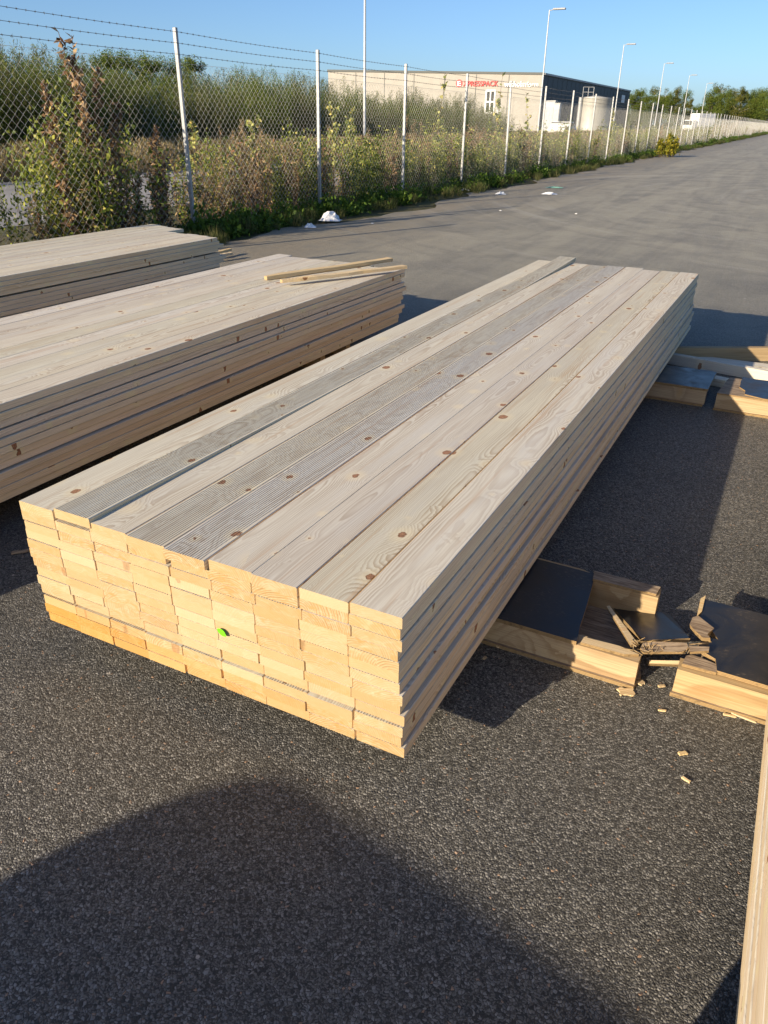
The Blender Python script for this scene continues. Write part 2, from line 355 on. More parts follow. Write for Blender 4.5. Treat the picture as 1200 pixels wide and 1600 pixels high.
M['drygrass'] = leafm('dry_grass', [(0, (0.132, 0.114, 0.050)), (.4, (0.240, 0.186, 0.099)), (.75, (0.360, 0.270, 0.165)), (1, (0.156, 0.174, 0.055))], .3, .85)
M['stem'] = plain('brown_stem', (.13, .085, .05), .9)
M['bark'] = plain('dark_bark', (.07, .055, .04), .95, .3, 14, bump=.4)
M['birchbark'] = plain('birch_bark', (.52, .50, .46), .85, .25, 6)
M['white'] = plain('white_paint', (.75, .75, .73), .5, .05)
M['bag'] = plain('white_plastic', (.72, .74, .76), .35, .1, 30)

# ------------------------------------------------------------------ frames of reference
TH = 1.1015                                   # stacks run along A, lie across N
A = np.array([cos(TH), sin(TH)]); N = np.array([sin(TH), -cos(TH)])
def st(p): return float(p[0]*N[0]+p[1]*N[1]), float(p[0]*A[0]+p[1]*A[1])     # across, along
def world_st(s, t, z=0.0): return (s*N[0]+t*A[0], s*N[1]+t*A[1], z)
K = CAM_H/1.5
FA = 1.1215; FD = np.array([cos(FA), sin(FA)]); FN = np.array([-sin(FA), cos(FA)])
F_OFF, F_STEP, F_H, F_0 = 7.4539*K, 3.4968*K, 2.5059*K, 12.6028*K
def fpt(u, w, z=0.0): return (FD[0]*u+FN[0]*w, FD[1]*u+FN[1]*w, z)           # u along the fence, w away from the camera
def fuw(p): return float(p[0]*FD[0]+p[1]*FD[1]), float(p[0]*FN[0]+p[1]*FN[1])

# ------------------------------------------------------------------ ground
g = QM(); s_ = 3000; g.add([(-s_, -s_, -.03), (s_, -s_, -.03), (s_, s_, -.03), (-s_, s_, -.03)], [(0, 1, 2, 3)])
tag(mesh_obj('ground', g.mesh('ground', [M['earth']])), kind='structure')
# yard asphalt: one sheet, its edge eaten by the verge
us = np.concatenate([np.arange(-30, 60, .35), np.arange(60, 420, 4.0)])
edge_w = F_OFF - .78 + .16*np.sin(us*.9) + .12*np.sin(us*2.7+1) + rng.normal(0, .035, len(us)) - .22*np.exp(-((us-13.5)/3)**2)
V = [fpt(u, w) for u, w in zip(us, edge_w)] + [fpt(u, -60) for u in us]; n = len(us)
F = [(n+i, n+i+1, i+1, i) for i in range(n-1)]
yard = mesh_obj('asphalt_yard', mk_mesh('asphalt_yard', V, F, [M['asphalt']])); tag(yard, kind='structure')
g = QM(); g.add([fpt(-40, 9.3, -.02), fpt(500, 9.3, -.02), fpt(500, 15.6, -.02), fpt(-40, 15.6, -.02)], [(0, 1, 2, 3)])
tag(mesh_obj('service_road', g.mesh('service_road', [M['strip']])), kind='structure')

# ------------------------------------------------------------------ boards and stacks
BW, BT = .1178, .0268
def board_profile(ribs):                       # ribs: +1 on top, -1 below, 0 plain
    w, t, b = BW/2, BT/2, .0017
    top = [(w-b, t), (-w+b, t)]
    if ribs:
        k = 15; a0, a1 = w-.007, -w+.007; pts = [(w-b, t)]; st_ = (a1-a0)/k
        for i in range(k):
            y = a0+st_*i
            pts += [(y+st_*.15, t), (y+st_*.32, t-.0012), (y+st_*.62, t-.0012), (y+st_*.80, t)]
        top = pts+[(-w+b, t)]
    prof = [(w, t-b)] + top + [(-w, t-b), (-w, -t+b), (-w+b, -t), (w-b, -t), (w, -t+b)]
    if ribs < 0: prof = [(-y, -z) for y, z in prof]
    return prof
def board_mesh(name, L, ribs, mats):
    pr = board_profile(ribs); n = len(pr)
    V = [(0, y, z) for y, z in pr] + [(L, y, z) for y, z in pr]
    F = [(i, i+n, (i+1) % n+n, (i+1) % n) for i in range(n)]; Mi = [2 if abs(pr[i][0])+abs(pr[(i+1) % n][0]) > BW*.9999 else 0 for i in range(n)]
    F += [tuple(range(n)), tuple(range(2*n-1, n-1, -1))]; Mi += [1, 1]
    me = mk_mesh(name, V, F, mats, Mi); return me
_bm = {}
def get_board(L, ribs):
    k = (round(L, 2), ribs)
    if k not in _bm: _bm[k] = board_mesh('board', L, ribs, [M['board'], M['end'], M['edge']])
    return _bm[k]
def bent_board(L):                       # lies raised at both ends, touching in the middle
    pr = board_profile(1); n = len(pr); k = 15; V = []; F = []; Mi = []
    for i in range(k):
        f = i/(k-1); x = L*f; zz = .0115*max(0, 1-x/1.7)**1.2+.024*max(0, (x-3.2)/(L-3.2))**1.4; yy = -.012*max(0, 1-x/2.0)
        V += [(x, y+yy, z+zz+.0003) for y, z in pr]
    for i in range(k-1):
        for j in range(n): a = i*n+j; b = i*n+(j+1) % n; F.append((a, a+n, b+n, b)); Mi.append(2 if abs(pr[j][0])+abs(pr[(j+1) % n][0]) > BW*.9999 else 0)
    F += [tuple(range(n)), tuple(range(k*n-1, (k-1)*n-1, -1))]; Mi += [1, 1]
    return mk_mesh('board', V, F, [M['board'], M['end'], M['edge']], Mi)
lath_me = box_mesh('lath', (.022, 1.04, .0085), M['board'])
def stack(name, s_left, t_front, L, z0, rows, cols, gaps, label, top_ribs=None, jit=.004, end_jit=.012, special=None, rowshift=None, pitch=.120, rowp=None):
    root = empty('timber_stack', world_st(s_left, t_front, 0), TH, label, 'timber stack')
    z = z0; rowp = rowp or BT+.0003
    for r in range(rows):
        z += gaps.get(r, 0)
        if r in gaps:
            for xx in (.35, L*.5, L-.35):
                mesh_obj('lath', lath_me, root, (xx, -cols*pitch/2, z-gaps[r]/2-.0005))
        sh = (rowshift(r) if rowshift else 0)+random.uniform(-jit, jit)
        for c in range(cols):
            rb = random.choice((1, -1, 0)) if r < rows-1 else (top_ribs[c] if top_ribs else 0)
            if r < rows-1: rb = -1 if (r+c) % 2 else 1
            dy = sh+random.uniform(-.002, .002); dx = random.gauss(0, end_jit); dz = 0; ang = random.uniform(-.0004, .0004); tint = 1.0
            ov = special(r, c) if special else None
            o = None
            y = -(c+.5)*pitch+dy
            if ov:
                dx = ov.get('dx', dx); dz = ov.get('dz', 0); y += ov.get('dy', 0); ang = ov.get('ang', ang); rb = ov.get('ribs', rb)
            LL = (ov.get('L', L) if ov else L)+random.choice((0, 0, 0, .02, .045)); tl = ov.get('tilt', 0) if ov else 0; bent = ov.get('bent') if ov else None
            o = mesh_obj('board', bent_board(LL+.10) if bent else get_board(LL, rb), root, (dx, y, z+BT/2+dz)); o.rotation_euler = (0, tl, ang)
            if ov and 'color' in ov: o.color = ov['color']
            else: lu = random.uniform(.94, 1.0); o.color = (lu, lu*random.uniform(.975, 1.0), lu*random.uniform(.95, 1.0), 1)
        z += rowp
    return root, z
ST_Z = .108
# the main stack: front right corner from the photo
sF, tF = st(px(627, 970, .465)); sB, tB = st(px(1092, 430, .465)); L1 = tB-tF
random.seed(3)
def main_special(r, c):
    d = {}
    if r == 12:
        d['dx'] = {0: 0, 1: -.014, 2: 0, 3: -.004, 4: -.010, 5: 0, 6: -.004, 7: 0, 8: -.004}[c]
        d['dy'] = {3: .0, 4: .001, 5: -.002, 6: .001, 7: .0, 8: -.005}.get(c, 0)
        if c == 1: d.update(dz=0, dy=.004, dx=-.003, ang=-.0012, bent=True)
        if c == 8: d['dz'] = .006
    if r == 11 and c == 3: d['dx'] = .004; d['dy'] = .004
    if r == 11 and c == 4: d['dy'] = -.010; d['dx'] = .002
    if r <= 2:
        k = max(0, 1-c/(9.0 if r < 2 else 4.0))*(1.0 if r < 2 else .45)
        d['color'] = (1-.02*k, 1-.27*k, 1-.62*k, 1); 
    return d
W1 = 9*.120
stack1, ztop = stack('timber_stack', sF-W1, tF, L1, ST_Z, 13, 9, {3: .0085}, 'longest pale pine board stack with a small green leaf on its cut ends',
      [0, 1, 0, 1, 1, 0, 0, 0, 0], end_jit=.0012, jit=.005, special=main_special, rowshift=lambda r: -(12-r)*.0011+(.004 if r in (6, 7, 9) else 0))
# neighbours to the left and the right
random.seed(5)
sR2, tR2 = st(px(627, 421, .452)); L2 = 4.4
def sp2(r, c):
    d = {'dx': random.gauss(0, .016)}
    if r == 11: d['dx'] = [.10, .04, .02, .0, .03, .05, .04, -.02, .0][c]
    if r in (0, 1) and c == 8: d['dx'] = -.03
    return d
stack2, _ = stack('timber_stack', sR2-9*.117, tR2-L2, L2, ST_Z, 12, 9, {4: .004, 7: .002, 9: .006}, 'pine board stack with two loose splintered battens lying on its top',
      [0]*9, special=sp2, pitch=.1172, jit=.009, rowp=.0278)
sR3, tR3 = st(px(343, 371, .45))
def sp3(r, c):
    d = {'dx': random.gauss(0, .02)}
    if r == 11: d['dx'] = [.30, .28, .26, .24, .03, .0, .02, -.02, -.03][c]
    return d
stack3, _ = stack('timber_stack', sR3-9*.1172, tR3-4.4, 4.4, ST_Z, 12, 9, {8: .012, 4: .004}, 'low pine board stack beside the chain link fence',
      [0]*9, special=sp3, pitch=.1172, jit=.009, rowp=.0274)
s4, t4 = st(px(1197, 1060, .108)); s4b, t4b = st(px(1150, 1600, .108))
stack4, _ = stack('timber_stack', (s4+s4b)/2, -.35, 4.4, ST_Z, 12, 9, {4: .005}, 'sunlit edge of a pine board stack resting on the broken sleeper',
      [0]*9, jit=.004)

# loose battens on the second stack
def lath_piece(name, p0, p1, w, t, mat, label, cat, group=None, rough=True):
    p0 = Vector(p0); p1 = Vector(p1); L = (p1-p0).length
    V = []; F = []; k = 9; ph = random.random()*6
    for i in range(k):
        x = L*i/(k-1); ww = w*(1-.12*random.random())*(.55 if i in (0,) and rough else 1); tt = t*(1-.15*random.random())
        cy = .004*sin(i*1.1+ph)
        for y, z in ((-ww/2, 0), (ww/2, 0), (ww/2, tt), (-ww/2, tt)): V.append((x, cy+y, z))
    for i in range(k-1):
        for j in range(4): a = i*4+j; b = i*4+(j+1) % 4; F.append((a, a+4, b+4, b))
    F += [(0, 1, 2, 3), (4*k-1, 4*k-2, 4*k-3, 4*k-4)]
    o = mesh_obj(name, mk_mesh(name, V, F, [mat, M['end']], [0]*(len(F)-2)+[1, 1]))
    d = p1-p0; o.location = p0; o.rotation_euler = (0, -atan2(d.z, hypot(d.x, d.y)), atan2(d.y, d.x))
    return tag(o, label, cat, group)
zt2 = .452
M['fresh'] = wood('fresh_split_pine', (.74, .57, .33), (.56, .38, .18), (.3, .13, .06), ringw=.005)
def on2(x, y, z): p = px(x, y, z); return (p[0], p[1], z)
lath_piece('batten', on2(415, 437, zt2+.004), on2(610, 408, zt2+.004), .058, .024, M['fresh'], 'pale batten lying under a longer one on the board stack', 'batten')
lath_piece('batten', on2(440, 442, zt2+.022), on2(632, 419, zt2+.022), .052, .020, M['fresh'], 'long split batten lying across the other batten on the board stack', 'batten')
# two laths by the far stack
for i, (a, b) in enumerate((((330, 397), (360, 390)), ((325, 402), (362, 396)))):
    lath_piece('batten', (*px(*a, .06)[:2], .05), (*px(*b, .06)[:2], .05), .05, .025, M['fresh'], 'short pale lath poking out behind the stack by the fence', 'batten', 'laths behind the stack by the fence')

# green leaf stuck on the cut ends
p = px(347, 988, 0); sL, tL = None, tF-.006
d = ray(347, 988); k = (tL - 0)/(d[0]*A[0]+d[1]*A[1]); lp = np.array([0, 0, CAM_H])+d*k
ql = []
for i in range(9):
    f = i/8; w = .0085*sin(pi*min(1, f*1.02))**.7
    ql += [(f*.030-.015, -.0008-.002*f*f, w), (f*.030-.015, -.0008-.002*f*f, -w)]
leafmat = NT('bright_green_leaf').done((.13, .62, .02), .4); 
lo = mesh_obj('leaf', mk_mesh('leaf', ql, [(2*i, 2*i+2, 2*i+3, 2*i+1) for i in range(8)], [leafmat]), None, tuple(lp)); lo.rotation_euler = (0, radians(24), TH-pi/2)
tag(lo, 'small bright green leaf stuck on the sawn board ends', 'leaf')

# ------------------------------------------------------------------ sleepers (box beams of timber and film-faced plywood)
SL_H = .098
def at_st(x, y, z): return st(px(x, y, z))
def timber(parent, s0, s1, t0, t1, z0, z1, name='beam', mat=None, notch=0.0):
    k = 7; V = []; F = []
    for i in range(k):
        s = s0+(s1-s0)*i/(k-1); j = random.uniform(-.0015, .0015)
        for t, z in ((t0+j, z0), (t1+j, z0), (t1+j, z1), (t0+j, z1)): V.append((s, t, z+random.uniform(-.0012, .0012)))
    for i in range(k-1):
        for q in range(4): a = i*4+q; b = i*4+(q+1) % 4; F.append((a, b, b+4, a+4))
    F += [(3, 2, 1, 0), (4*k-4, 4*k-3, 4*k-2, 4*k-1)]
    return mesh_obj(name, mk_mesh(name, V, F, [mat or M['beam'], M['end']], [0]*(len(F)-2)+[0, 0]), parent)
def sleeper_root(label): # local x = across (s), local y = along (t)
    o = empty('sleeper', (0, 0, 0), TH-pi/2, label, 'sleeper'); return o
def jag(a, b, n, amp):
    out = []
    for i in range(n+1):
        f = i/n; out.append((a[0]+(b[0]-a[0])*f+random.uniform(-amp, amp), a[1]+(b[1]-a[1])*f+random.uniform(-amp*.5, amp*.5)))
    return out
random.seed(21)
# nearest one, whole half under the long stack
zS = SL_H
f0 = at_st(769, 966, zS); f1 = at_st(902, 1000, zS); f2 = at_st(934, 898, zS)
tfr = (f0[1]+f1[1])/2; tbk = f2[1]+.01
b1 = at_st(995, 1065, 0); bend = at_st(1002, 1024, zS-.012)[0]
bk = at_st(1033, 922, zS)[0]
sl = sleeper_root('low plywood topped sleeper under the leafy board stack, its end torn open')
timber(sl, sF-W1-.1, bend, tfr+.004, tfr+.055, .012, zS-.012)
timber(sl, sF-W1-.1, bk, tbk-.055, tbk, .012, zS)
out = [(sF-W1-.1, tfr), (f1[0], tfr-.002)] + jag((f1[0], tfr+.004), (f2[0]-.005, tbk-.01), 5, .004) + [(f2[0]-.02, tbk), (sF-W1-.1, tbk)]
mesh_obj('top_board', slab_mesh('top_board', out, zS-.011, zS+.001, [M['ply'], M['plyedge']]), sl)
out = [(sF-W1-.1, tfr+.001)] + [(bend+.0, tfr-.004), (bend+.01, tfr+.05)] + [(bk-.06, tbk), (sF-W1-.1, tbk)]
mesh_obj('base_board', slab_mesh('base_board', out, 0.0, .0115, [M['torn'], M['plyedge']]), sl)
# rail left on the front timber after the top board tore away
r0 = at_st(910, 990, zS)[0]
mesh_obj('torn_strip', slab_mesh('torn_strip', [(f1[0]+.01, tfr+.006), (bend-.04, tfr+.010), (bend-.005, tfr+.028), (bend-.06, tfr+.040), (f1[0]+.012, tfr+.034)], zS-.0115, zS-.003, [M['fresh'], M['plyedge']]), sl)
mesh_obj('torn_strip', slab_mesh('torn_strip', jag((f2[0]-.01, tbk-.055), (bk-.002, tbk-.05), 6, .006)+jag((bk-.004, tbk-.002), (f2[0]-.01, tbk-.004), 4, .003), zS+.001, zS+.008, [M['torn'], M['plyedge']]), sl)
# right-hand block under the neighbour
c0 = at_st(1060, 1039, zS-.01); c1 = at_st(1197, 1062+20, zS-.01)
tf2 = at_st(1100, 1052, zS)[1]; tb2 = at_st(1150, 948, zS)[1]
sr = sleeper_root('low plywood topped sleeper with a splintered end, under the sunlit stack')
E2 = s4+1.3
timber(sr, c0[0], E2, tf2+.004, tf2+.055, .012, zS-.012)
timber(sr, at_st(1098, 945, zS)[0]+.02, E2, tb2-.055, tb2, .012, zS-.012)
J = [at_st(x, y, zS) for x, y in ((1120, 1048), (1118, 1030), (1098, 1018), (1092, 1008), (1112, 1004), (1108, 996), (1122, 1000), (1112, 985), (1094, 975), (1080, 978), (1088, 960), (1098, 936))]
out = [(E2, tf2)] + [(E2, tb2)] + J[::-1]
mesh_obj('top_board', slab_mesh('top_board', out, zS-.011, zS+.001, [M['ply'], M['plyedge']]), sr)
mesh_obj('torn_strip', slab_mesh('torn_strip', [at_st(x, y, zS) for x, y in ((1066, 1036), (1120, 1050), (1122, 1038), (1098, 1028), (1080, 1022), (1072, 1024))], zS-.0108, zS-.0015, [M['torn'], M['plyedge']]), sr)
pl = [at_st(x, y, zS) for x, y in ((1082, 972), (1092, 970), (1112, 988), (1106, 998), (1110, 1004), (1096, 1002), (1086, 992), (1078, 982))]
o = mesh_obj('torn_strip', slab_mesh('torn_strip', pl, zS+.002, zS+.014, [M['torn'], M['plyedge']], jit=.004), sr)
pl = [at_st(x, y, zS) for x, y in ((1094, 938), (1102, 933), (1096, 958), (1088, 966))]
mesh_obj('torn_strip', slab_mesh('torn_strip', pl, zS-.001, zS+.006, [M['fresh'], M['plyedge']]), sr)
out = [(c0[0]-.004, tf2-.003), (E2, tf2-.003), (E2, tb2), (c0[0]+.06, tb2), (c0[0]+.02, (tf2+tb2)/2)]
mesh_obj('base_board', slab_mesh('base_board', out, 0.0, .0115, [M['torn'], M['plyedge']]), sr)

# broken pieces between the two halves
def tilted(name, corners, th, mats, label, cat, group=None):
    P = [Vector(c) for c in corners]; nrm = (P[1]-P[0]).cross(P[2]-P[0]).normalized()
    if nrm.z < 0: nrm = -nrm
    c0 = sum(P, Vector())/len(P); V = [p-c0 for p in P]+[p-c0+nrm*th for p in P]; n = len(P)
    F = [tuple(range(n)), tuple(range(2*n-1, n-1, -1))]; Mi = [1, 0]
    for i in range(n): j = (i+1) % n; F.append((i, i+n, j+n, j)); Mi.append(1)
    o = mesh_obj(name, mk_mesh(name, V, F, mats, Mi), None, c0)
    import bmesh; bm = bmesh.new(); bm.from_mesh(o.data); bmesh.ops.recalc_face_normals(bm, faces=bm.faces); bm.to_mesh(o.data); bm.free()
    return tag(o, label, cat, group)
def P3(x, y, z): p = px(x, y, z); return (p[0], p[1], z)
tilted('plywood_panel', [P3(958, 955, .014), P3(1034, 962, .030), P3(1046, 965, .040), P3(1078, 1003, .082), P3(1006, 1006, .080), P3(985, 985, .05)], .010, [M['ply'], M['plyedge']], 'broken dark plywood panel slumped into the gap in the sleeper', 'plywood panel')
tilted('wood_splinter', [P3(948, 951, .062), P3(953, 950, .064), P3(996, 1008, .100), P3(986, 1012, .100)], .008, [M['fresh'], M['plyedge']], 'long pale splinter leaning diagonally across the open sleeper', 'splinter')
tilted('wood_splinter', [P3(1000, 1016, .098), P3(1004, 1008, .100), P3(1028, 1006, .103), P3(1072, 1008, .104), P3(1076, 1016, .102), P3(1066, 1022, .099), P3(1005, 1022, .097)], .008, [M['torn'], M['plyedge']], 'flat torn board fragment bridging the two sleeper halves', 'splinter')
tilted('wood_splinter', [P3(1012, 1035, .045), P3(1062, 1036, .045), P3(1062, 1042, .040), P3(1012, 1040, .040)], .014, [M['fresh'], M['plyedge']], 'yellow stick lying in the dark gap between the sleeper halves', 'splinter')
tilted('wood_splinter', [P3(1076, 1012, .104), P3(1108, 1014, .108), P3(1107, 1020, .107), P3(1078, 1022, .103)], .007, [M['torn'], M['plyedge']], 'grey splinter jutting onto the black plywood top', 'splinter')
rs = random.Random(4)
for i in range(34):                                   # whiskers of torn fibre
    x = rs.uniform(985, 1080); y = 1004+rs.uniform(-5, 14)+(x-985)*.08; a = rs.uniform(0, 6.28); l = rs.uniform(6, 22)
    q = [P3(x, y, .106), P3(x+cos(a)*l, y+sin(a)*l*.5, .106+rs.uniform(0, .012))]
    q = [q[0], (q[0][0]+.0028, q[0][1]+.0015, q[0][2]), q[1]]
    tilted('wood_sliver', q, .0018, [M['fresh'], M['plyedge']], 'thin pale sliver of torn wood on the broken sleeper', 'sliver', 'slivers of torn wood on the broken sleeper')
def chip(x, y, w, h, ang, label):
    k = 6; pts = [(-w/2+w*i/k, -h/2+random.uniform(-h, h)*.12) for i in range(k+1)]
    pts += [(w/2+random.uniform(-w, w)*.16, -h/2+h*(i+.5)/4) for i in range(4)]
    pts += [(w/2-w*i/k, h/2+random.uniform(-h, h)*.12) for i in range(k+1)]
    pts += [(-w/2+random.uniform(-w, w)*.10, h/2-h*(i+.5)/4) for i in range(4)]
    o = mesh_obj('wood_chip', slab_mesh('wood_chip', pts, .0005, .0045, [M['split'], M['split']], jit=.0006)); p = px(x, y, 0); o.location = (p[0], p[1], .002); o.rotation_euler = (radians(3), radians(4), ang)
    return tag(o, label, 'wood chip', 'wood chips by the broken sleeper')
M['split'] = M['fresh']
chip(978, 1083, .040, .026, .1, 'largest ragged wood chip lying on asphalt by the broken sleeper')
chip(1001, 1069, .018, .014, .6, 'small round chip touching the end of the broken sleeper')
for x, y, w, h, a in ((1033, 1074, .018, .007, .2), (1034, 1112, .018, .005, .0), (1066, 1179, .022, .010, .3), (1071, 1220, .020, .006, -.8), (779, 1012, .012, .008, .2), (757, 1030, .014, .007, 1), (1140, 1120, .03, .006, -.2), (1160, 1123, .05, .004, -.5)):
    chip(x, y, w, h, a, 'tiny wood chip scattered on the asphalt near the broken sleeper')

# far sleeper
random.seed(31)
g0 = at_st(1030, 600, zS); g1 = at_st(1106, 606, zS); g2 = at_st(1114, 571, zS); tA = (at_st(1110, 606, zS)[1]+g0[1])/2; tB_ = tA+.37
sl2 = sleeper_root('low blue sheened plywood sleeper under the far end of the leafy board stack')
timber(sl2, sF-W1-.1, g1[0], tA+.004, tA+.055, .012, zS-.012)
timber(sl2, sF-W1-.1, g1[0]-.03, tB_-.055, tB_, .012, zS-.012)
out = [(sF-W1-.1, tA), (g1[0]+.004, tA-.002), (g1[0]+.01, tB_-.02)] + jag((g1[0]-.02, tB_), (g1[0]-.25, tB_-.015), 6, .012)+[(sF-W1-.1, tB_)]
mesh_obj('top_board', slab_mesh('top_board', out, zS-.011, zS+.001, [M['ply'], M['plyedge']]), sl2)
mesh_obj('base_board', slab_mesh('base_board', [(sF-W1-.1, tA-.003), (g1[0]-.006, tA-.003), (g1[0]-.03, tB_), (sF-W1-.1, tB_)], 0, .0115, [M['torn'], M['plyedge']]), sl2)
sr2 = sleeper_root('low plywood sleeper with peeled brown corner, half in the shadow beside the far battens')
h0 = at_st(1118, 620, zS)[0]; tC = at_st(1117, 612, zS)[1]; tD = tC+.36
timber(sr2, h0, E2+.4, tC+.004, tC+.055, .012, zS-.012)
timber(sr2, h0+.05, E2+.4, tD-.055, tD, .012, zS-.012)
out = [(h0+.13, tC+.03), (h0+.22, tC-.001), (E2+.4, tC-.002), (E2+.4, tD)]+jag((h0+.40, tD-.03), (h0+.10, tD-.01), 7, .016)+jag((h0+.09, tD-.10), (h0+.12, tC+.10), 4, .02)
mesh_obj('top_board', slab_mesh('top_board', out, zS-.004, zS+.002, [M['ply'], M['plyedge']]), sr2)
mesh_obj('torn_strip', slab_mesh('torn_strip', [(h0, tC), (E2+.4, tC+.001), (E2+.4, tD-.02), (h0+.03, tD-.03)], zS-.0118, zS-.0045, [M['torn'], M['plyedge']]), sr2)
mesh_obj('base_board', slab_mesh('base_board', [(h0-.004, tC-.003), (E2+.4, tC-.003), (E2+.4, tD), (h0, tD)], 0, .0115, [M['torn'], M['plyedge']]), sr2)
# sleepers under the other stacks
def plain_sleeper(s0, s1, t, label):
    o = sleeper_root(label)
    timber(o, s0, s1, t+.004, t+.055, .012, zS-.012); timber(o, s0, s1, t+.31, t+.36, .012, zS-.012)
    mesh_obj('top_board', slab_mesh('top_board', [(s0-.003, t), (s1+.003, t), (s1+.003, t+.365), (s0-.003, t+.365)], zS-.011, zS+.001, [M['ply'], M['plyedge']]), o)
    mesh_obj('base_board', slab_mesh('base_board', [(s0-.003, t), (s1+.003, t), (s1+.003, t+.365), (s0-.003, t+.365)], 0, .0115, [M['torn'], M['plyedge']]), o)
for t in ((tR2-3.6, 'near'), (tR2-.95, 'far')): plain_sleeper(sR2-1.15, sR2-.06, t[0], 'shaded plywood sleeper under the %s end of the stack with loose battens' % t[1])
for t in ((tR3-3.6, 'near'), (tR3-.95, 'far')): plain_sleeper(sR3-1.15, sR3-.06, t[0], 'shaded plywood sleeper under the %s end of the stack by the fence' % t[1])
plain_sleeper(s4+.03, s4+1.2, .02, 'plywood sleeper hidden under the near end of the sunlit stack')
# stack 4 also rests on the far and the near right sleepers

# loose timbers behind the far sleeper
def plank(name, p0, p1, w, hgt, mat, label, cat, tilt=0.0):
    p0 = Vector(p0); p1 = Vector(p1); d = p1-p0; L = d.length; me = box_mesh(name, (L, w, hgt), mat, .002)
    for v in me.vertices: v.co.x += L/2; v.co.z += hgt/2
    o = mesh_obj(name, me, None, p0); o.rotation_euler = (tilt, -atan2(d.z, hypot(d.x, d.y)), atan2(d.y, d.x)); return tag(o, label, cat)
def Q(x, y, z): p = px(x, y, z); return (p[0], p[1], 0.0)
pa = Vector(Q(1062, 546, .07)); pb = Vector(Q(1200, 546, .07)); dd = (pb-pa).normalized()
plank('timber', pa-dd*.3, pb+dd*1.2, .045, .085, M['beam'], 'brown timber on edge lying farthest behind the far sleeper', 'timber')
pa = Vector(Q(1066, 556, .06)); pb = Vector(Q(1200, 580, .06)); dd = (pb-pa).normalized()
plank('timber', pa-dd*.35, pb+dd*.9, .045, .065, M['board'], 'pale timber on edge running slanted past the peeled sleeper', 'timber')
pa = Vector(Q(1120, 562, .03)); pb = Vector(Q(1200, 572, .03)); dd = (pb-pa).normalized()
plank('timber', pa-dd*.2, pb+dd*.8, .13, .028, M['board'], 'flat pale board lying between the two timbers on edge', 'timber')
pa = Vector(Q(1060, 578, .04)); pb = Vector(Q(1136, 594, .04)); dd = (pb-pa).normalized()
plank('timber', pa-dd*.2, pb+dd*.0, .07, .045, M['board'], 'short pale timber wedged behind the gap in the far sleeper', 'timber')

# stick on the ground by the left of the long stack
lath_piece('stick', (*px(18, 868)[:2], .004), (*px(62, 858)[:2], .004), .012, .008, M['torn'], 'thin grey stick lying in the shadow between the board stacks', 'stick')

# invented goods out of view, added only to cast the foreground shadows
def shadow_bundle(name, corner, ang, w, d, h, r, label):
    V = []; F = []; n = 26; m_ = 14
    g_ = QM()
    prof = []                                  # across: rounded top corners
    for i in range(9): a = pi/2*i/8; prof.append((-w/2+r-r*cos(a), h-r+r*sin(a)))
    prof = [(-w/2, .10)] + prof + [(-x, z) for x, z in prof[::-1]] + [(w/2, .10)]
    for j in range(m_+1):
        y = -d*j/m_
        for x, z in prof: V.append((x+.006*sin(j*1.9+z*9), y+.004*sin(x*11), z-.012*abs(sin(j*1.3))*(z > h*.8)))
    k = len(prof)
    for j in range(m_):
        for i in range(k-1): a = j*k+i; F.append((a, a+1, a+k+1, a+k))
    F.append(tuple(range(k))[::-1]); F.append(tuple(range(m_*k, m_*k+k)))
    root = empty('shadow_bundle', corner, ang, label, 'timber bundle')
    mesh_obj('sheet', mk_mesh('sheet', V, F, [plain('caster_grey', (.45, .46, .48), .5, .1, 4)]), root)
    for yy in (-.25*d, -.75*d): mesh_obj('caster_skid', box_mesh('caster_skid', (w*.9, .12, .11), M['beam'], center=False), root, (0, yy, 0))
    return root
HB = 1.25; k_ = HB/tan(SUN_EL)
cB = np.array([-.33, 1.375])-np.array([sin(SUN_AZ), cos(SUN_AZ)])*k_      # the shadow's outermost corner
bang = radians(-37.5)
bx_ = np.array([cos(bang), sin(bang)])
bc = cB+bx_*.58
shadow_bundle('shadow_bundle', (bc[0], bc[1], 0), bang, 1.16, 3.0, HB, .20, 'unseen grey bundle added behind the camera to cast the foreground shadow')  # made-up bundle, placed and shaped for its shadow alone

G2 = px(1086, 1600)[:2]; bs = st(G2-np.array([sin(SUN_AZ), cos(SUN_AZ)])*.55)
oc = empty('shadow_board_stack', world_st(bs[0]+.115, bs[1]-.55, 0), TH, 'unseen low board stack added under the camera to cast the corner shadow', 'shadow caster')  # made-up stack out of view, added to shade the lower right corner
for r in range(12):
    for c in range(2): mesh_obj('board', get_board(.55, 0), oc, (random.uniform(-.004, .004), .06-.12*c, .0135+r*.0262))

# ------------------------------------------------------------------ chain link fence
fence = empty('chain_link_fence', fpt(F_0-6*F_STEP, F_OFF), FA, 'tall galvanised chain link fence with three barbed wire strands along the yard', 'fence')
NB = 68; MT = 1.885
post_me = box_mesh('post', (.040, .046, F_H+.03), M['galv'], .004, center=False)
pq = QM()
cellx, cellz = .047, .092; nx = int(round(F_STEP/cellx)); cellx = F_STEP/nx; nz = int(MT/cellz)
ev = np.arange(2*nz+1) % 2 == 0
for i in range(nx):
    z = np.arange(2*nz+1)*cellz/2 + (MT-nz*cellz)
    x0 = i*cellx + np.where(ev == (i % 2 == 0), 0, cellx)
    pq.tube(np.stack([x0, np.where(ev == (i % 2 == 0), .002, -.002), z], 1), .00135, 3)
for zz in (.03, MT): pq.tube([(0, .003, zz), (F_STEP, .003, zz)], .0019, 3)
mesh_me = pq.mesh('wire_mesh', [M['wire']])
bq = QM(); xs = np.linspace(0, F_STEP, 9)
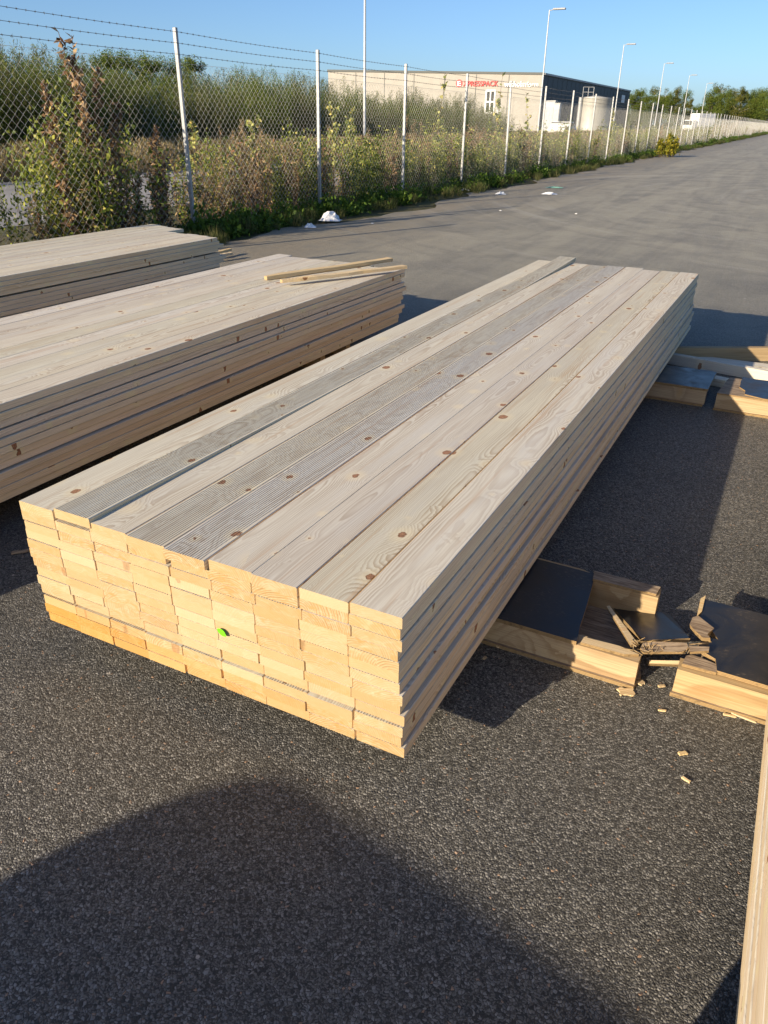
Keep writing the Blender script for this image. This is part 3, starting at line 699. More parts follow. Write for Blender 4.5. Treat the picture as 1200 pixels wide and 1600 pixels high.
for s_ in (0, 1): bq.tube(np.stack([xs, .002*(s_-.5)+0*xs, -.012*np.sin(pi*xs/F_STEP)+.0015*(s_-.5)], 1), .0019, 3)
for i in range(int(F_STEP/.105)):
    x = (i+.5)*.105; zz = -.012*sin(pi*x/F_STEP); a = random.uniform(0, 3.1)
    for q in (0, 1.3): bq.tube([(x-.003, cos(a+q)*.014, zz+sin(a+q)*.014), (x+.003, -cos(a+q)*.014, zz-sin(a+q)*.014)], .0016, 3)
    bq.tube([(x-.008, 0, zz), (x+.008, 0, zz)], .0042, 4)
barb_me = bq.mesh('barbed_wire', [M['barb']])
rp = random.Random(8)
for i in range(NB):
    x = i*F_STEP
    o = mesh_obj('post', post_me, fence, (x, 0, -.03)); o.rotation_euler = (rp.gauss(0, .006), rp.gauss(0, .006), 0)
    mesh_obj('wire_mesh', mesh_me, fence, (x, -.034, 0))
    for zz in (F_H-.045, F_H-.155, F_H-.265):
        if i < 40: mesh_obj('barbed_wire', barb_me, fence, (x, -.032, zz))

# ------------------------------------------------------------------ vegetation
def rdir(n, up=0.0, spread=1.0):
    d = rng.normal(size=(n, 3))*spread; d[:, 2] += up; return d/np.linalg.norm(d, axis=1)[:, None]
def bush_mesh(name, H, W, nst, nl, leafmat, ll=.07, lw=.016, seed=0):
    global rng
    rng = np.random.default_rng(seed); q = QM(); tips = []
    for i in range(nst):
        a = rng.uniform(0, 2*pi); rr = W*.5*rng.uniform(0, 1)**.6; h = H*rng.uniform(.62, 1.03)*(1-.22*(rr/(W*.5))**2)
        k = 7; f = np.linspace(0, 1, k); lean = rng.normal(0, .05, 2)
        base = np.array([cos(a)*rr*.75, sin(a)*rr*.75, 0]); p = base+np.stack([f*cos(a)*rr*.3+lean[0]*f*f*H, f*sin(a)*rr*.3+lean[1]*f*f*H, f*h], 1)
        p[1:-1, :2] += rng.normal(0, .03, (k-2, 2)); q.tube(p, .014*(1-.85*f), 3, 1); tips.append(p)
    per = nl//nst
    for p in tips:
        n = per; f = rng.uniform(.12, 1, n)**.85; idx = f*(len(p)-1); i0 = np.minimum(idx.astype(int), len(p)-2); fr = (idx-i0)[:, None]
        P = p[i0]*(1-fr)+p[i0+1]*fr; sp = (.30*(1-f)+.05)[:, None]*W*.35
        off = rng.normal(size=(n, 3))*np.array([1, 1, .5])*sp; P = P+off; P[:, 2] = np.maximum(P[:, 2], .05)
        D = rdir(n, .9)+off*1.0; q.leaves(P, D, ll*rng.uniform(.6, 1.3, n), lw*rng.uniform(.7, 1.3, n), 0)
    return q.mesh(name, [leafmat, M['stem']])
def plant(name, part_me, loc, scale, rot, label, cat, group=None):
    o = mesh_obj(name, part_me, None, loc); o.scale = (scale[0], scale[0], scale[1]); o.rotation_euler = (0, 0, rot)
    return tag(o, label, cat, group)
bushes = [bush_mesh('willow_bush', 1.0*3.6, 3.2, 60, 13000, M['willow'] if i < 3 else M['willow2'], .10, .024, 40+i) for i in range(5)]
rb = random.Random(12)
def top_at(xp, yp, w):                      # ground point on the line w beyond the fence axis, and the height seen there
    d = ray(xp, yp); k = w/(d[0]*FN[0]+d[1]*FN[1]); return d[0]*k, d[1]*k, CAM_H+d[2]*k
prof = [(-120, 60), (-40, 68), (20, 62), (70, 66), (120, 92), (180, 104), (250, 116), (310, 116), (360, 112), (400, 104), (440, 108), (480, 118), (520, 130), (570, 140), (620, 146), (680, 150), (730, 154), (775, 166)]
xs_ = [a for a, b in prof]; ys_ = [b for a, b in prof]
xp = -150
while xp < 775:
    for w, dy in ((21.5, 14), (24.5, 0)):
        x = xp+rb.uniform(-8, 8); yt = np.interp(x, xs_, ys_)+dy-9+rb.uniform(-8, 8)
        X, Y, H = top_at(x, yt, w+rb.uniform(-.8, .8)); i = rb.randrange(5) if x < 480 else rb.choice((2, 3, 4))
        H = min(max(H, 1.6), 5.2)
        plant('willow_bush', bushes[i], (X, Y, -.05), (rb.uniform(.72, 1.0), H/3.6), rb.uniform(0, 6.28),
              '%s willow bush in the %s row of the thicket %s' % ('olive green' if i < 3 else 'greyish green', 'front' if w < 22 else 'back', 'before the warehouse wall' if x > 500 else ('beside the service road' if x < 260 else 'behind the pale leaved weeds')), 'bush', 'willow bushes in the thicket beyond the service road')
    xp += 34 if xp < 300 else 26
# trees
def tree(name, H, W, seed, leafmat, barkmat, nl=9000, tall=.3):
    global rng
    rng = np.random.default_rng(seed); q = QM(); k = 8; f = np.linspace(0, 1, k)
    p = np.stack([np.cumsum(rng.normal(0, .03*H/8, k)), np.cumsum(rng.normal(0, .03*H/8, k)), f*H*.96], 1); p[0, :2] = 0
    q.tube(p, H*.014*(1-.9*f)+.01, 6); cl = []
    for i in range(24):
        fz = rng.uniform(tall, .95); i0 = int(fz*(k-1)); b = p[i0]; a = rng.uniform(0, 6.28); l = W*.5*rng.uniform(.5, 1.1)*(1.15-abs(fz-.5))
        e = b+np.array([cos(a)*l, sin(a)*l, l*rng.uniform(.3, 1.0)]); e[2] = min(e[2], H)
        q.tube([b, (b+e)/2+[0, 0, .05*l], e], [H*.005, H*.003, .01], 4); cl += [(e, l*.55), ((b+e)/2, l*.5)]
    cl.append((p[-1], W*.2)); cl.append((p[-2], W*.28))
    tr = q.mesh('trunk', [barkmat]); c = QM(); per = nl//len(cl)
    for e, r in cl:
        v = rng.normal(size=(per, 3)); v /= np.linalg.norm(v, axis=1)[:, None]; P = e+v*(r*rng.uniform(.2, 1, (per, 1))**.6)*np.array([1, 1, .9])
        s = H*.017
        c.leaves(P, rdir(per, -.2), s*rng.uniform(.6, 1.4, per), s*.75*rng.uniform(.6, 1.3, per))
    return tr, c.mesh('crown', [leafmat])
tvar = [tree('tree', 12, 5.0, 60+i, M['birch'], M['birchbark'], 9000, .30) for i in range(3)] + [tree('tree', 12, 6.5, 70+i, M['willow'], M['bark'], 11000, .12) for i in range(3)]
def put_tree(i, xpix, ytop, r, label, group, wid=1.0):
    d = ray(xpix, ytop); k = r/hypot(d[0], d[1]); X, Y, H = d[0]*k, d[1]*k, CAM_H+d[2]*k
    root = empty('tree', (X, Y, -.05), rb.uniform(0, 6.28), label, 'tree', group); s = H/12; root.scale = (s*wid, s*wid, s)
    mesh_obj('trunk', tvar[i][0], root); mesh_obj('crown', tvar[i][1], root)
for x, y, i in ((985, 150, 5), (998, 148, 3), (1010, 150, 4), (1035, 150, 5), (1056, 152, 4), (992, 142, 3), (1003, 139, 4), (1018, 146, 5), (1027, 136, 0), (1042, 138, 2), (1050, 144, 3), (1062, 136, 0), (1072, 141, 5), (1080, 152, 1)):
    put_tree(i, x, y, 235+rb.uniform(-12, 18), ('pale trunked birch' if i < 3 else 'dark leafy tree')+' in the clump beside the warehouse', 'trees in the clump beside the warehouse', .85)
for x, y, i in ((1088, 166, 4), (1096, 168, 3), (1105, 163, 5)):
    put_tree(i, x, y, 300, 'low distant tree behind the white truck', 'low distant trees behind the white truck', 1.5)
for x, y, i in ((1112, 150, 4), (1124, 148, 5), (1145, 150, 3), (1157, 149, 4), (1168, 151, 5), (1186, 150, 4), (1196, 151, 3), (1118, 138, 3), (1128, 132, 0), (1138, 141, 5), (1150, 139, 0), (1163, 135, 1), (1172, 143, 4), (1182, 140, 3), (1190, 141, 2), (1199, 138, 5), (1210, 140, 4), (1225, 137, 0), (1245, 139, 3)):
    put_tree(i, x, y, 225+rb.uniform(-14, 14), ('slender birch' if i < 3 else 'dark leafy tree')+' in the wood where the fence ends', 'trees in the wood where the fence ends', .9)
for x, y, i in ((150, 88, 3), (170, 82, 4), (192, 81, 5), (215, 98, 3), (232, 90, 4), (250, 88, 5), (285, 97, 3), (303, 90, 4)):
    put_tree(i, x, y, 78+rb.uniform(-5, 5), ('round topped' if i == 4 else 'narrow' if i == 5 else 'uneven')+' tree rising behind the willow thicket', 'trees rising behind the willow thicket', 1.1)
for x, y, i in ((-30, 70, 3), (-80, 66, 5), (-140, 62, 4)):
    put_tree(i, x, y, 60, 'rounded tree rising behind the willow thicket', 'trees rising behind the willow thicket', 1.2)

# weeds: prototypes as arrays, strewn into a few large meshes; tall ones that stand out are plants of their own
def weed(kind, seed):
    global rng
    rng = np.random.default_rng(seed); q = QM()
    if kind == 'dry':
        for i in range(6):
            h = rng.uniform(.7, 1.25); a = rng.uniform(0, 6.28); l = rng.uniform(.02, .22); f = np.linspace(0, 1, 5); b = rng.normal(0, .09, 2)
            p = np.stack([b[0]+f*f*cos(a)*l, b[1]+f*f*sin(a)*l, f*h], 1); q.tube(p, .0045*(1-.7*f), 3, 1)
            n = 46; ff = rng.uniform(.1, 1, n); P = np.stack([np.interp(ff, f, p[:, j]) for j in range(3)], 1)
            q.leaves(P, rdir(n, .15), .085*rng.uniform(.5, 1.3, n), .022*rng.uniform(.6, 1.3, n), 0)
            n = 40; ff = rng.uniform(.8, 1.02, n); P = np.stack([np.interp(ff, f, p[:, j]) for j in range(3)], 1)+rng.normal(0, .018, (n, 3))
            q.leaves(P, rdir(n, 1), .04, .012, 2)
    elif kind in ('green', 'pale'):
        for i in range(5):
            h = rng.uniform(.55, 1.2); a = rng.uniform(0, 6.28); l = rng.uniform(.05, .3); f = np.linspace(0, 1, 5); b = rng.normal(0, .07, 2)
            p = np.stack([b[0]+f*cos(a)*l, b[1]+f*sin(a)*l, f*h], 1); q.tube(p, .005*(1-.7*f), 3, 1)
            n = 95; ff = rng.uniform(.08, 1, n); P = np.stack([np.interp(ff, f, p[:, j]) for j in range(3)], 1)+rng.normal(0, .05, (n, 3))
            P[:, 2] = np.maximum(P[:, 2], .02)
            q.leaves(P, rdir(n, .1), .056*rng.uniform(.5, 1.3, n), .034*rng.uniform(.6, 1.2, n), 0)
    elif kind == 'low':
        n = 150; P = rng.normal(0, .12, (n, 3)); P[:, 2] = np.abs(P[:, 2])*.9
        q.leaves(P, rdir(n, .7), .09*rng.uniform(.5, 1.3, n), .05*rng.uniform(.6, 1.2, n), 0)
    elif kind == 'grass':
        n = 130; P = rng.normal(0, .09, (n, 3)); P[:, 2] = 0
        D = rdir(n, 2.2, .55); q.leaves(P, D, .34*rng.uniform(.4, 1.3, n), .010, 0)
    elif kind == 'tallgrass':
        n = 90; P = rng.normal(0, .22, (n, 3)); P[:, 2] = 0; D = rdir(n, 3.6, .6)
        q.leaves(P, D, 1.0*rng.uniform(.45, 1.2, n), .020, 0)
        T = P+D*(.95*rng.uniform(.7, 1.0, n))[:, None]; q.leaves(T, rdir(n, 1.2, .6), .16, .05, 0)
    return q.arrays()
def strew(name, protos, spots, mats, label, cat, kind='stuff'):
    q = QM()
    for (x, y, z, s, sz, a, i) in spots:
        V, F, Mi = protos[i]; c, sn = cos(a), sin(a)
        W = np.stack([(V[:, 0]*c-V[:, 1]*sn)*s+x, (V[:, 0]*sn+V[:, 1]*c)*s+y, V[:, 2]*sz+z], 1)
        q.V.append(W); q.F.append(F+q.n); q.M.append(Mi); q.n += len(W)
    o = mesh_obj(name, q.mesh(name, mats)); return tag(o, label, cat, kind=kind)
dry = [weed('dry', 100+i) for i in range(4)]; green = [weed('green', 120+i) for i in range(4)]; pale = [weed('pale', 130+i) for i in range(2)]
low = [weed('low', 140+i) for i in range(3)]; grs = [weed('grass', 150+i) for i in range(4)]; tg = [weed('tallgrass', 160+i) for i in range(3)]
rw = random.Random(77)
def uspots(n, u0, u1, w0, w1, s0, s1, k, bias=1.0, dens=None):
    out = []
    while len(out) < n:
        u = u0+(u1-u0)*rw.random()**bias; w = rw.uniform(w0, w1)
        if dens and rw.random() > dens(u, w): continue
        p = fpt(u, w); s = rw.uniform(s0, s1); out.append((p[0], p[1], -.02, s, s*rw.uniform(.85, 1.2), rw.uniform(0, 6.28), rw.randrange(k)))
    return out
FW0 = F_OFF
gapf = lambda u, w: 1.0 if u > 10.6 else (.16 if (5.0 < u < 6.2 or 7.5 < u < 9.6) else .5)
strew('dry_weeds', dry, uspots(330, 3, 75, FW0+.12, FW0+2.0, .60, 1.02, 4, 1.35, gapf)+uspots(200, 75, 210, FW0+.1, FW0+1.6, .8, 1.3, 4)+uspots(34, 3.0, 7.2, FW0+.05, FW0+.6, .35, .6, 4)+uspots(26, 7.4, 11, FW0+.05, FW0+.6, .4, .85, 4), [M['dryleaf'], M['stem'], M['drygrass']], 'tangle of dry brown willowherb along the far side of the fence', 'weeds')
strew('leafy_weeds', green+pale, uspots(360, 3, 70, FW0+.08, FW0+1.6, .6, 1.1, 6, 1.35, gapf)+uspots(40, 10, 22, FW0+.05, FW0+.9, .5, .95, 6, 1.0)+uspots(9, 6.3, 7.5, FW0+.05, FW0+.7, .9, 1.25, 4)+uspots(120, 70, 200, FW0+.05, FW0+1.4, .8, 1.2, 6), [M['greenleaf'], M['stem']], 'leafy green and yellowing weeds growing through the fence', 'weeds')
strew('verge_plants', low, uspots(260, 8, 60, FW0-.50, FW0+.15, .5, 1.0, 3, 1.3)+uspots(160, 60, 200, FW0-.7, FW0, .8, 1.5, 3), [M['lush']], 'low fresh green plants at the foot of the fence', 'ground cover')
strew('verge_grass', grs, uspots(620, 3, 70, FW0-.80, FW0+.3, .22, .62, 4, 1.3)+uspots(300, 70, 220, FW0-1.0, FW0+.2, .5, 1.0, 4), [M['grass']], 'short verge grass between the asphalt and the fence', 'grass')
strew('tall_dry_grass', tg, uspots(1700, 4, 130, 15.4, 21.0, .40, .68, 3, 1.25)+uspots(900, 26, 170, 8.6, 15, .45, .75, 3, 1.1), [M['drygrass']], 'tall dry grass between the service road and the thicket', 'grass')

# tall single plants that stand out against the mesh
def tall_plant(kind, seed, H):
    global rng
    rng = np.random.default_rng(seed); q = QM()
    ns = {'dry': 4, 'pale': 2, 'sapling': 1}[kind]
    for i in range(ns):
        h = H*rng.uniform(.75, 1.0) if i else H; f = np.linspace(0, 1, 9); a = rng.uniform(0, 6.28); l = rng.uniform(.05, .22)*H*.4
        p = np.stack([f*f*cos(a)*l+np.cumsum(rng.normal(0, .008, 9)), f*f*sin(a)*l+np.cumsum(rng.normal(0, .008, 9)), f*h], 1)
        q.tube(p, .008*(1-.75*f)+.0012, 4, 1)
        if kind == 'dry':
            n = 120; ff = rng.uniform(.15, 1, n); P = np.stack([np.interp(ff, f, p[:, j]) for j in range(3)], 1)+rng.normal(0, .05, (n, 3))*(1.1-ff)[:, None]
            q.leaves(P, rdir(n, -.2), .085*rng.uniform(.5, 1.4, n), .05*rng.uniform(.5, 1.2, n), 0, .3)
        else:
            for b in range(7):
                fb = rng.uniform(.3, .95); B = np.array([np.interp(fb, f, p[:, j]) for j in range(3)]); ab = rng.uniform(0, 6.28); lb = rng.uniform(.1, .28)*(1.2-fb)
                e = B+np.array([cos(ab)*lb, sin(ab)*lb, lb*.9]); q.tube([B, e], .003, 3, 1)
                n = 12; ff = rng.uniform(.2, 1, (n, 1)); q.leaves(B+(e-B)*ff, rdir(n, .1), .075*rng.uniform(.7, 1.3, n), .058*rng.uniform(.7, 1.2, n), 0, .15)
            n = 26; ff = rng.uniform(.35, 1, n); P = np.stack([np.interp(ff, f, p[:, j]) for j in range(3)], 1)
            q.leaves(P, rdir(n, .2), .075*rng.uniform(.7, 1.3, n), .058*rng.uniform(.7, 1.2, n), 0, .15)
    return q.mesh('tall_plant', [M['dryleaf'] if kind == 'dry' else M['paleleaf'], M['stem']])
tp = {('dry', 0): tall_plant('dry', 1, 2.0), ('dry', 1): tall_plant('dry', 2, 2.0), ('pale', 0): tall_plant('pale', 3, 2.0), ('pale', 1): tall_plant('pale', 4, 2.0), ('sapling', 0): tall_plant('sapling', 5, 2.0), ('sapling', 1): tall_plant('sapling', 6, 2.0)}
for i, (x, y, kind, w, lab) in enumerate((
    (118, 48, 'dry', .25, 'tallest withered weed with one round leaf at its tip by the fence'), (75, 120, 'dry', .2, 'withered brown weed with curled leaves in front of the dark thicket'), (165, 150, 'dry', .2, 'withered weed with pale tan leaves left of the fence post'), (235, 190, 'dry', .15, 'short dark withered weed beside the fence post'),
    (395, 175, 'pale', .4, 'pale yellow leaved weed near the mid fence bay'), (300, 185, 'pale', .4, 'pale yellow leaved weed right of the tallest fence post'), (520, 155, 'pale', .3, 'pale leaved weed standing just past the fence post near the white bag'), (548, 165, 'pale', .5, 'green leafy sapling weed before the lamp post'),
    (683, 118, 'sapling', .4, 'thin sapling whose top rises over the mesh before the warehouse wall'), (782, 112, 'sapling', .4, 'tall thin sapling covering the end of the red lettering'), (832, 145, 'sapling', .8, 'slender sapling in front of the warehouse corner'), (690, 205, 'pale', .4, 'pale leaved weed below the thin sapling'),
    (960, 168, 'pale', .5, 'pale sapling in front of the dark warehouse side'), (640, 215, 'pale', .5, 'drooping pale leaved weed at the fence post'), (752, 215, 'pale', .5, 'pale sapling by the warehouse window'), (812, 205, 'pale', .5, 'bushy pale sapling before the grey lettering'))):
    d = ray(x, y); ww = FW0+w; k = ww/(d[0]*FN[0]+d[1]*FN[1]); H = CAM_H+d[2]*k
    plant('tall_weed', tp[(kind, i % 2)], (d[0]*k, d[1]*k, -.02), (max(.8, H/2.0)*(1.0 if kind != 'sapling' else .9), H/2.0), i*1.7, lab, 'plant')
# yellow bush at the road edge
yb = bush_mesh('yellow_bush', 1.0, .9, 22, 1500, M['yellowbush'], .10, .06, 91)
p = px(1040, 245, 0); plant('yellow_bush', yb, (p[0], p[1], -.02), (1.05, 1.05), .4, 'yellow green bush at the road edge by the distant fence posts', 'bush')

# litter
def crumple(name, x, y, w, d, h, mat, seed, label, cat):
    r = random.Random(seed); n = 9; V = []; F = []
    for i in range(n):
        for j in range(n):
            u, v = i/(n-1)-.5, j/(n-1)-.5; e = max(0, 1-2.1*hypot(u, v))
            V.append((u*w+r.gauss(0, w*.03), v*d+r.gauss(0, d*.03), .006+h*min(1, e*1.8)**.7*r.uniform(.45, 1.1)))
    for i in range(n-1):
        for j in range(n-1): a = i*n+j; F.append((a, a+n, a+n+1, a+1))
    o = mesh_obj(name, mk_mesh(name, V, F, [mat])); p = px(x, y, 0); o.location = (p[0], p[1], .002); o.rotation_euler = (0, 0, FA-pi/2+.3)
    return tag(o, label, cat)
crumple('plastic_bag', 516, 345, .32, .24, .13, M['bag'], 1, 'crumpled white plastic bag at the foot of the fence post', 'plastic bag')
crumple('litter', 485, 356, .16, .12, .06, M['bag'], 2, 'small torn white wrapper beside the white plastic bag', 'litter')
crumple('litter', 866, 294, .40, .16, .03, plain('green_film', (.16, .34, .27), .4), 3, 'strip of green plastic film on the asphalt by the verge', 'litter')
crumple('litter', 858, 304, .34, .14, .04, M['bag'], 4, 'flattened clear plastic scrap on the open asphalt', 'litter')
crumple('litter', 782, 304, .22, .14, .05, M['bag'], 5, 'white paper scrap at the verge below the saplings', 'litter')
crumple('litter', 727, 298, .18, .12, .04, M['bag'], 6, 'white scrap lying at a fence post foot in the weeds', 'litter')
for i, (x, y) in enumerate(((582, 350), (782, 330), (900, 335))):
    o = crumple('paper_scrap', x, y, .045, .03, .01, M['white'], 20+i, 'tiny white paper scrap on the open asphalt', 'litter'); o['group'] = 'paper scraps on the open asphalt'

# ------------------------------------------------------------------ lamp posts along the service road
lamp_q = QM(); f = np.linspace(0, 1, 5); lamp_q.tube(np.stack([0*f, 0*f, 9*f], 1), .075-.035*f, 8); pole_me = lamp_q.mesh('pole', [plain('grey_lamp_pole', (.50, .52, .53), .5, .08, 3, .2)], True)
lq = QM(); lq.tube([(0, 0, 8.95), (.35, 0, 9.02)], .03, 6); arm_me = lq.mesh('arm', [M['galv']])
head_me = box_mesh('lamp_head', (.95, .28, .12), plain('lamp_head_grey', (.30, .31, .32), .5), .03)
D9, S9, s09, f9 = 19.068*.985, 30.74*.985, 67.733*.985, 1.1253
for i in range(-1, 5):
    u = s09+S9*i; X = cos(f9)*u-sin(f9)*D9; Y = sin(f9)*u+cos(f9)*D9
    r = empty('lamp_post', (X, Y, 0), f9-pi/2, 'tall grey lamp post with a flat head on the service road' if i >= 0 else 'nearest grey lamp post, its top above the picture', 'lamp post', 'lamp posts along the service road')
    r.scale = (1, 1, .985)
    mesh_obj('pole', pole_me, r); mesh_obj('arm', arm_me, r); mesh_obj('lamp_head', head_me, r, (.75, 0, 9.04))

# ------------------------------------------------------------------ warehouse
cR = np.array([24.2, 140.0])*.985; sd = np.array([.44, .898]); sd /= np.linalg.norm(sd); fd_ = np.array([-sd[1], sd[0]]); LW, LS = 39.0, 72.0
BH = 8.0; BH2 = 8.75
wh = empty('warehouse', (cR[0], cR[1], 0), atan2(-fd_[1], -fd_[0]), 'long warehouse with pale front wall, red lettering and a dark side wall', 'building')
# local: +x to the right along the front, -x to the left; +y into the depth
M['panel'] = plain('pale_wall_panel', (.315, .30, .27), .7, .05, .8); M['dark'] = plain('dark_cladding', (.030, .036, .042), .6, .2, 1.5)
M['fascia'] = plain('dark_fascia', (.06, .07, .07), .6)
M['glass'] = NT('dark_glass').done((.015, .018, .02), .15)
wl_ = mk_mesh('wall', [(-LW, 0, 0), (0, 0, 0), (0, LS, 0), (-LW, LS, 0), (-LW, 0, BH2), (0, 0, BH), (0, LS, BH), (-LW, LS, BH2)],
   [(0, 1, 5, 4), (1, 2, 6, 5), (2, 3, 7, 6), (3, 0, 4, 7), (4, 5, 6, 7)], [M['panel'], M['dark'], M['fascia']], [0, 1, 1, 1, 2])
mesh_obj('wall', wl_, wh)
def strip(name, x0, x1, z0, z1, y0, y1, mat, parent=None, slope=True):
    k = lambda x: (BH2-BH)*(-x/LW) if slope else 0
    V = [(x0, y0, z0+k(x0)), (x1, y0, z0+k(x1)), (x1, y1, z0+k(x1)), (x0, y1, z0+k(x0)), (x0, y0, z1+k(x0)), (x1, y0, z1+k(x1)), (x1, y1, z1+k(x1)), (x0, y1, z1+k(x0))]
    F = [(0, 3, 2, 1), (4, 5, 6, 7), (0, 1, 5, 4), (1, 2, 6, 5), (2, 3, 7, 6), (3, 0, 4, 7)]
    return mesh_obj(name, mk_mesh(name, V, F, [mat]), parent or wh)
strip('fascia', -LW-.1, .1, BH-.02, BH+.30, -.12, .1, M['fascia'])
strip('fascia', .02, .25, BH-.02, BH+.25, .1, LS, plain('pale_flashing', (.45, .45, .43), .6), slope=False)
for i in range(1, 7): strip('panel_joint', -LW*i/7-.05, -LW*i/7+.05, 0, BH-.1, -.03, .01, M['fascia'])
for z in (2.6, 5.3): strip('panel_joint', -LW, 0, z-.025, z+.025, -.012, .008, plain('joint_grey', (.36, .34, .30), .7), slope=False)
for i in range(1, 24): strip('cladding_joint', .0, .03, 0, BH-.1, LS*i/24-.06, LS*i/24+.06, M['fascia'], slope=False)
def on_front(xp):                       # local x on the front wall seen at this pixel
    d = ray(xp, 150); a = np.array([[d[0], fd_[0]], [d[1], fd_[1]]]); k = np.linalg.solve(a, cR); return -k[1]*1.0
def zfront(xp, yp):
    x = on_front(xp); q = cR-fd_*x; d = ray(xp, yp); return CAM_H+d[2]*hypot(*q)/hypot(d[0], d[1])
def front_x(xp):
    d = ray(xp, 150)[:2]; # solve cR + fd_*a = d*k
    a = np.linalg.solve(np.array([[d[0], -fd_[0]], [d[1], -fd_[1]]]), cR); return -a[1]
def front_z(xp, yp):
    x = front_x(xp); q = cR+fd_*(-x); d = ray(xp, yp); return CAM_H+d[2]*hypot(*q)/hypot(d[0], d[1])
xa, xb = front_x(760), front_x(773); za, zb = front_z(766, 176), front_z(766, 142)
wnd = mesh_obj('window', box_mesh('window', (xb-xa+.3, .12, zb-za+.3), M['white']), wh, ((xa+xb)/2, -.03, (za+zb)/2))
for i in (0, 1):
    for j in (0, 1):
        pw, ph = (xb-xa-.2)/2, (zb-za-.2)/2
        mesh_obj('pane', box_mesh('pane', (pw-.12, .06, ph-.12), M['glass']), wnd, ((i-.5)*(pw+.12), -.08, (j-.5)*(ph+.12)))
xd0, xd1 = front_x(776), front_x(784)
mesh_obj('door', box_mesh('door', (xd1-xd0, .1, 3.0), plain('pale_door', (.55, .55, .53), .5), center=False), wh, ((xd0+xd1)/2, -.04, 0))
def text(body, name, mat, xl, xr, zl, ht, weight=0.0, parent=None):
    cu = bpy.data.curves.new(name, 'FONT'); cu.body = body; cu.extrude = .06; cu.offset = weight; cu.size = 1
    to = bpy.data.objects.new('tmp_text', cu); col.objects.link(to)
    dg = bpy.context.evaluated_depsgraph_get(); me = bpy.data.meshes.new_from_object(to.evaluated_get(dg))
    bpy.data.objects.remove(to); bpy.data.curves.remove(cu)
    co = np.array([v.co[:] for v in me.vertices]); mn, mx_ = co.min(0), co.max(0)
    capz = 0.0
    for v in me.vertices:
        X = xl+(v.co.x-mn[0])/(mx_[0]-mn[0])*(xr-xl); Zq = zl+(v.co.y)*ht; v.co = (X, -.10-v.co.z, Zq)
    me.materials.clear(); me.materials.append(mat); me.flip_normals() if False else None
    return mesh_obj(name, me, parent or wh)
M['red'] = NT('red_sign').done((.62, .02, .025), .45)
M['signwhite'] = NT('white_sign').done((.88, .88, .86), .45)
zc = front_z(740, 130); hE = front_z(740, 125)-front_z(740, 136)
xl = front_x(718)
# disc with the white initial
n = 28; rd = (front_z(716, 124.5)-front_z(716, 137))/2; cx_ = front_x(716.5); V = [(cx_+cos(2*pi*i/n)*rd, -.06, zc+sin(2*pi*i/n)*rd) for i in range(n)]+[(cx_+cos(2*pi*i/n)*rd, -.001, zc+sin(2*pi*i/n)*rd) for i in range(n)]
F = [tuple(range(n))]+[(i, (i+1) % n, n+(i+1) % n, n+i) for i in range(n)]
mesh_obj('sign_disc', mk_mesh('sign_disc', V, F, [M['red']]), wh)
text('E', 'lettering', M['signwhite'], front_x(714.2), front_x(719.8), zc-hE*.36, hE*1.0, .01)
text('XPRESSPACK', 'lettering', M['red'], front_x(723), front_x(777.5), zc-hE*.42, hE*1.05, .012)
text('wikholm', 'lettering', M['signwhite'], front_x(787), front_x(821), front_z(804, 135.4), hE*1.05, .015)
text('form', 'lettering', M['signwhite'], front_x(821.8), front_x(840), front_z(830, 135.8), hE*1.0, 0.0)
# small white sign on the dark side
d = ray(974, 148)[:2]; a = np.linalg.solve(np.array([[d[0], -sd[0]], [d[1], -sd[1]]]), cR); ys = a[1]
mesh_obj('sign_panel', box_mesh('sign_panel', (.1, 3.4, 1.5), M['signwhite']), wh, (.06, ys, 6.3))
# silver tank
pT = pxr(929, 165, 112); Rt = 2.0; tk = empty('tank', (pT[0], pT[1], 0), 0, 'round silver tank with a railed ladder before the dark warehouse side', 'tank')
tq = QM(); a = np.arange(33)*2*pi/32
zz = [0, 4.1, 4.15, 4.45]; rr = [Rt, Rt, Rt*1.01, .05]
Vt = [(cos(x)*r, sin(x)*r, z) for z, r in zip(zz, rr) for x in a]; Ft = [(i*33+j, i*33+j+1, (i+1)*33+j+1, (i+1)*33+j) for i in range(3) for j in range(32)]
tq.add(Vt, Ft); mesh_obj('shell', tq.mesh('shell', [plain('silver_sheet', (.45, .44, .40), .45, .08, 1.5, .4)], True), tk)
rq = QM()
for x in (-1.9, -1.25, -.6): rq.tube([(x, -1.2, 4.2), (x, -1.2, 5.3)], .04, 4)
for z in (4.75, 5.3): rq.tube([(-1.9, -1.2, z), (-.6, -1.2, z)], .04, 4)
mesh_obj('railing', rq.mesh('railing', [M['galv']]), tk)
lq = QM(); lq.tube([(-2.0, -.9, 0), (-2.0, -.9, 4.2)], .28, 6); mesh_obj('ladder_cage', lq.mesh('ladder_cage', [M['galv']]), tk)
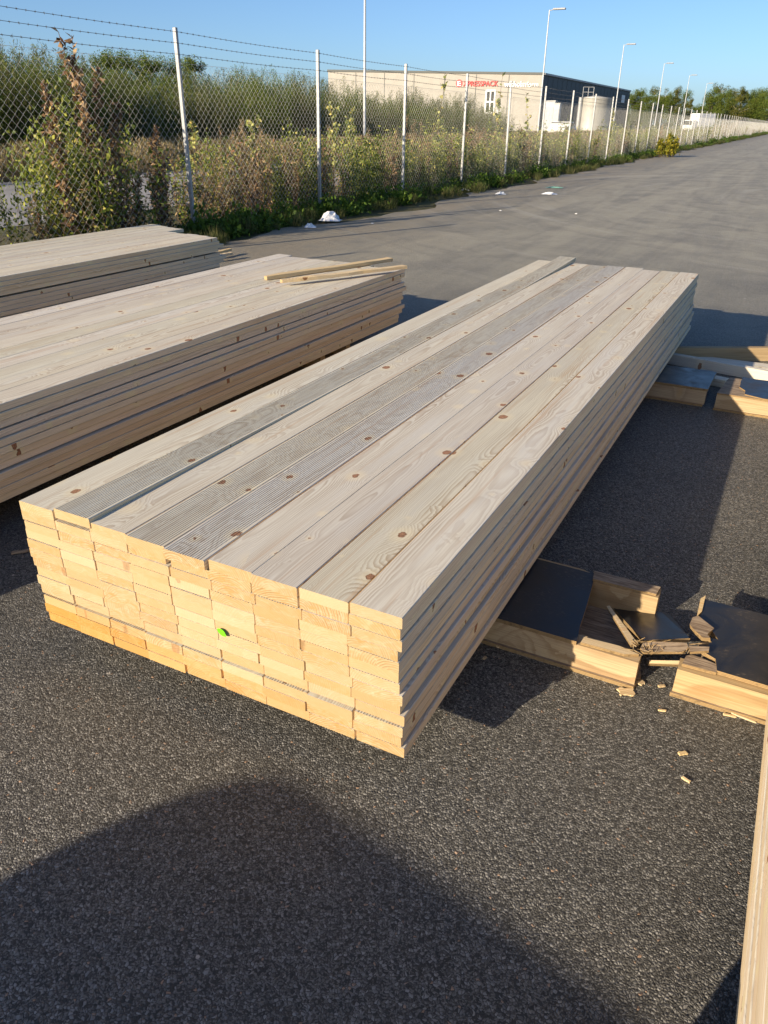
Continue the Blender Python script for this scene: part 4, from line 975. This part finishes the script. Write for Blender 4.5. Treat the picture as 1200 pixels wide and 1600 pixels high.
# cabinets and vehicles behind the weeds
def simple_cabinet(xp, yt, r, w, h, label):
    p = pxr(xp, yt, r); o = empty('cabinet', (p[0], p[1], 0), FA-pi/2, label, 'cabinet'); mesh_obj('body', box_mesh('body', (w, .6, h), plain('cabinet_grey', (.42, .44, .46), .5), .03, False), o)
    mesh_obj('roof', box_mesh('roof', (w+.1, .7, .08), M['galv'], 0, False), o, (0, 0, h)); mesh_obj('door', box_mesh('door', (w*.8, .05, h*.75), plain('cabinet_door', (.36, .38, .40), .5), 0, False), o, (0, -.31, h*.1)); return o
simple_cabinet(861, 158, 92, 1.1, 3.3, 'wide grey cabinet beside the pale warehouse corner'); simple_cabinet(872, 160, 88, .6, 3.0, 'narrow grey cabinet next to the wide one')
def car(xp, r, label):
    p = pxr(xp, 180, r); o = empty('parked_car', (p[0], p[1], 0), FA, label, 'car'); q = QM()
    prof = [(-2.1, .35), (-2.15, .75), (-1.9, .95), (-1.35, 1.0), (-.75, 1.42), (.75, 1.45), (1.45, 1.02), (2.05, .9), (2.15, .6), (2.1, .35)]; n = len(prof)
    V = [(x, -.85, z) for x, z in prof]+[(x, .85, z) for x, z in prof]; F = [tuple(range(n))[::-1], tuple(range(n, 2*n))]+[(i, (i+1) % n, n+(i+1) % n, n+i) for i in range(n)]
    mesh_obj('body', mk_mesh('body', V, F, [M['white']]), o)
    mesh_obj('side_window', box_mesh('side_window', (1.9, 1.74, .34), M['glass'], .03), o, (0, 0, 1.2))
    wq = QM(); wq.tube([(0, -.1, 0), (0, .1, 0)], .32, 12); wm = wq.mesh('wheel', [NT('tyre').done((.02, .02, .02), .8)])
    for x in (-1.35, 1.35):
        for y in (-.82, .82): mesh_obj('wheel', wm, o, (x, y, .32))
    return o
car(881, 84, 'white car half hidden in weeds near the dark warehouse wall')
pV = pxr(1098, 185, 150); tr = empty('box_truck', (pV[0], pV[1], 0), FA-pi*.18, 'white box truck parked beyond the distant fence', 'truck'); tr.scale = (.78, .78, .86)
mesh_obj('cargo_box', box_mesh('cargo_box', (5.2, 2.4, 2.3), M['white'], .05, False), tr, (0, 0, 1.2))
mesh_obj('cab', box_mesh('cab', (1.8, 2.3, 1.9), M['white'], .2, False), tr, (-3.6, 0, .5)); mesh_obj('windscreen', box_mesh('windscreen', (.3, 2.0, .7), M['glass'], .02), tr, (-4.4, 0, 1.9))
mesh_obj('chassis', box_mesh('chassis', (7.0, 1.9, .3), M['fascia'], 0, False), tr, (-.8, 0, .85))
wq = QM(); wq.tube([(0, -.15, 0), (0, .15, 0)], .45, 12); wm = wq.mesh('wheel', [NT('tyre').done((.02, .02, .02), .8)])
for x in (-3.6, 1.6):
    for y in (-1.0, 1.0): mesh_obj('wheel', wm, tr, (x, y, .45))
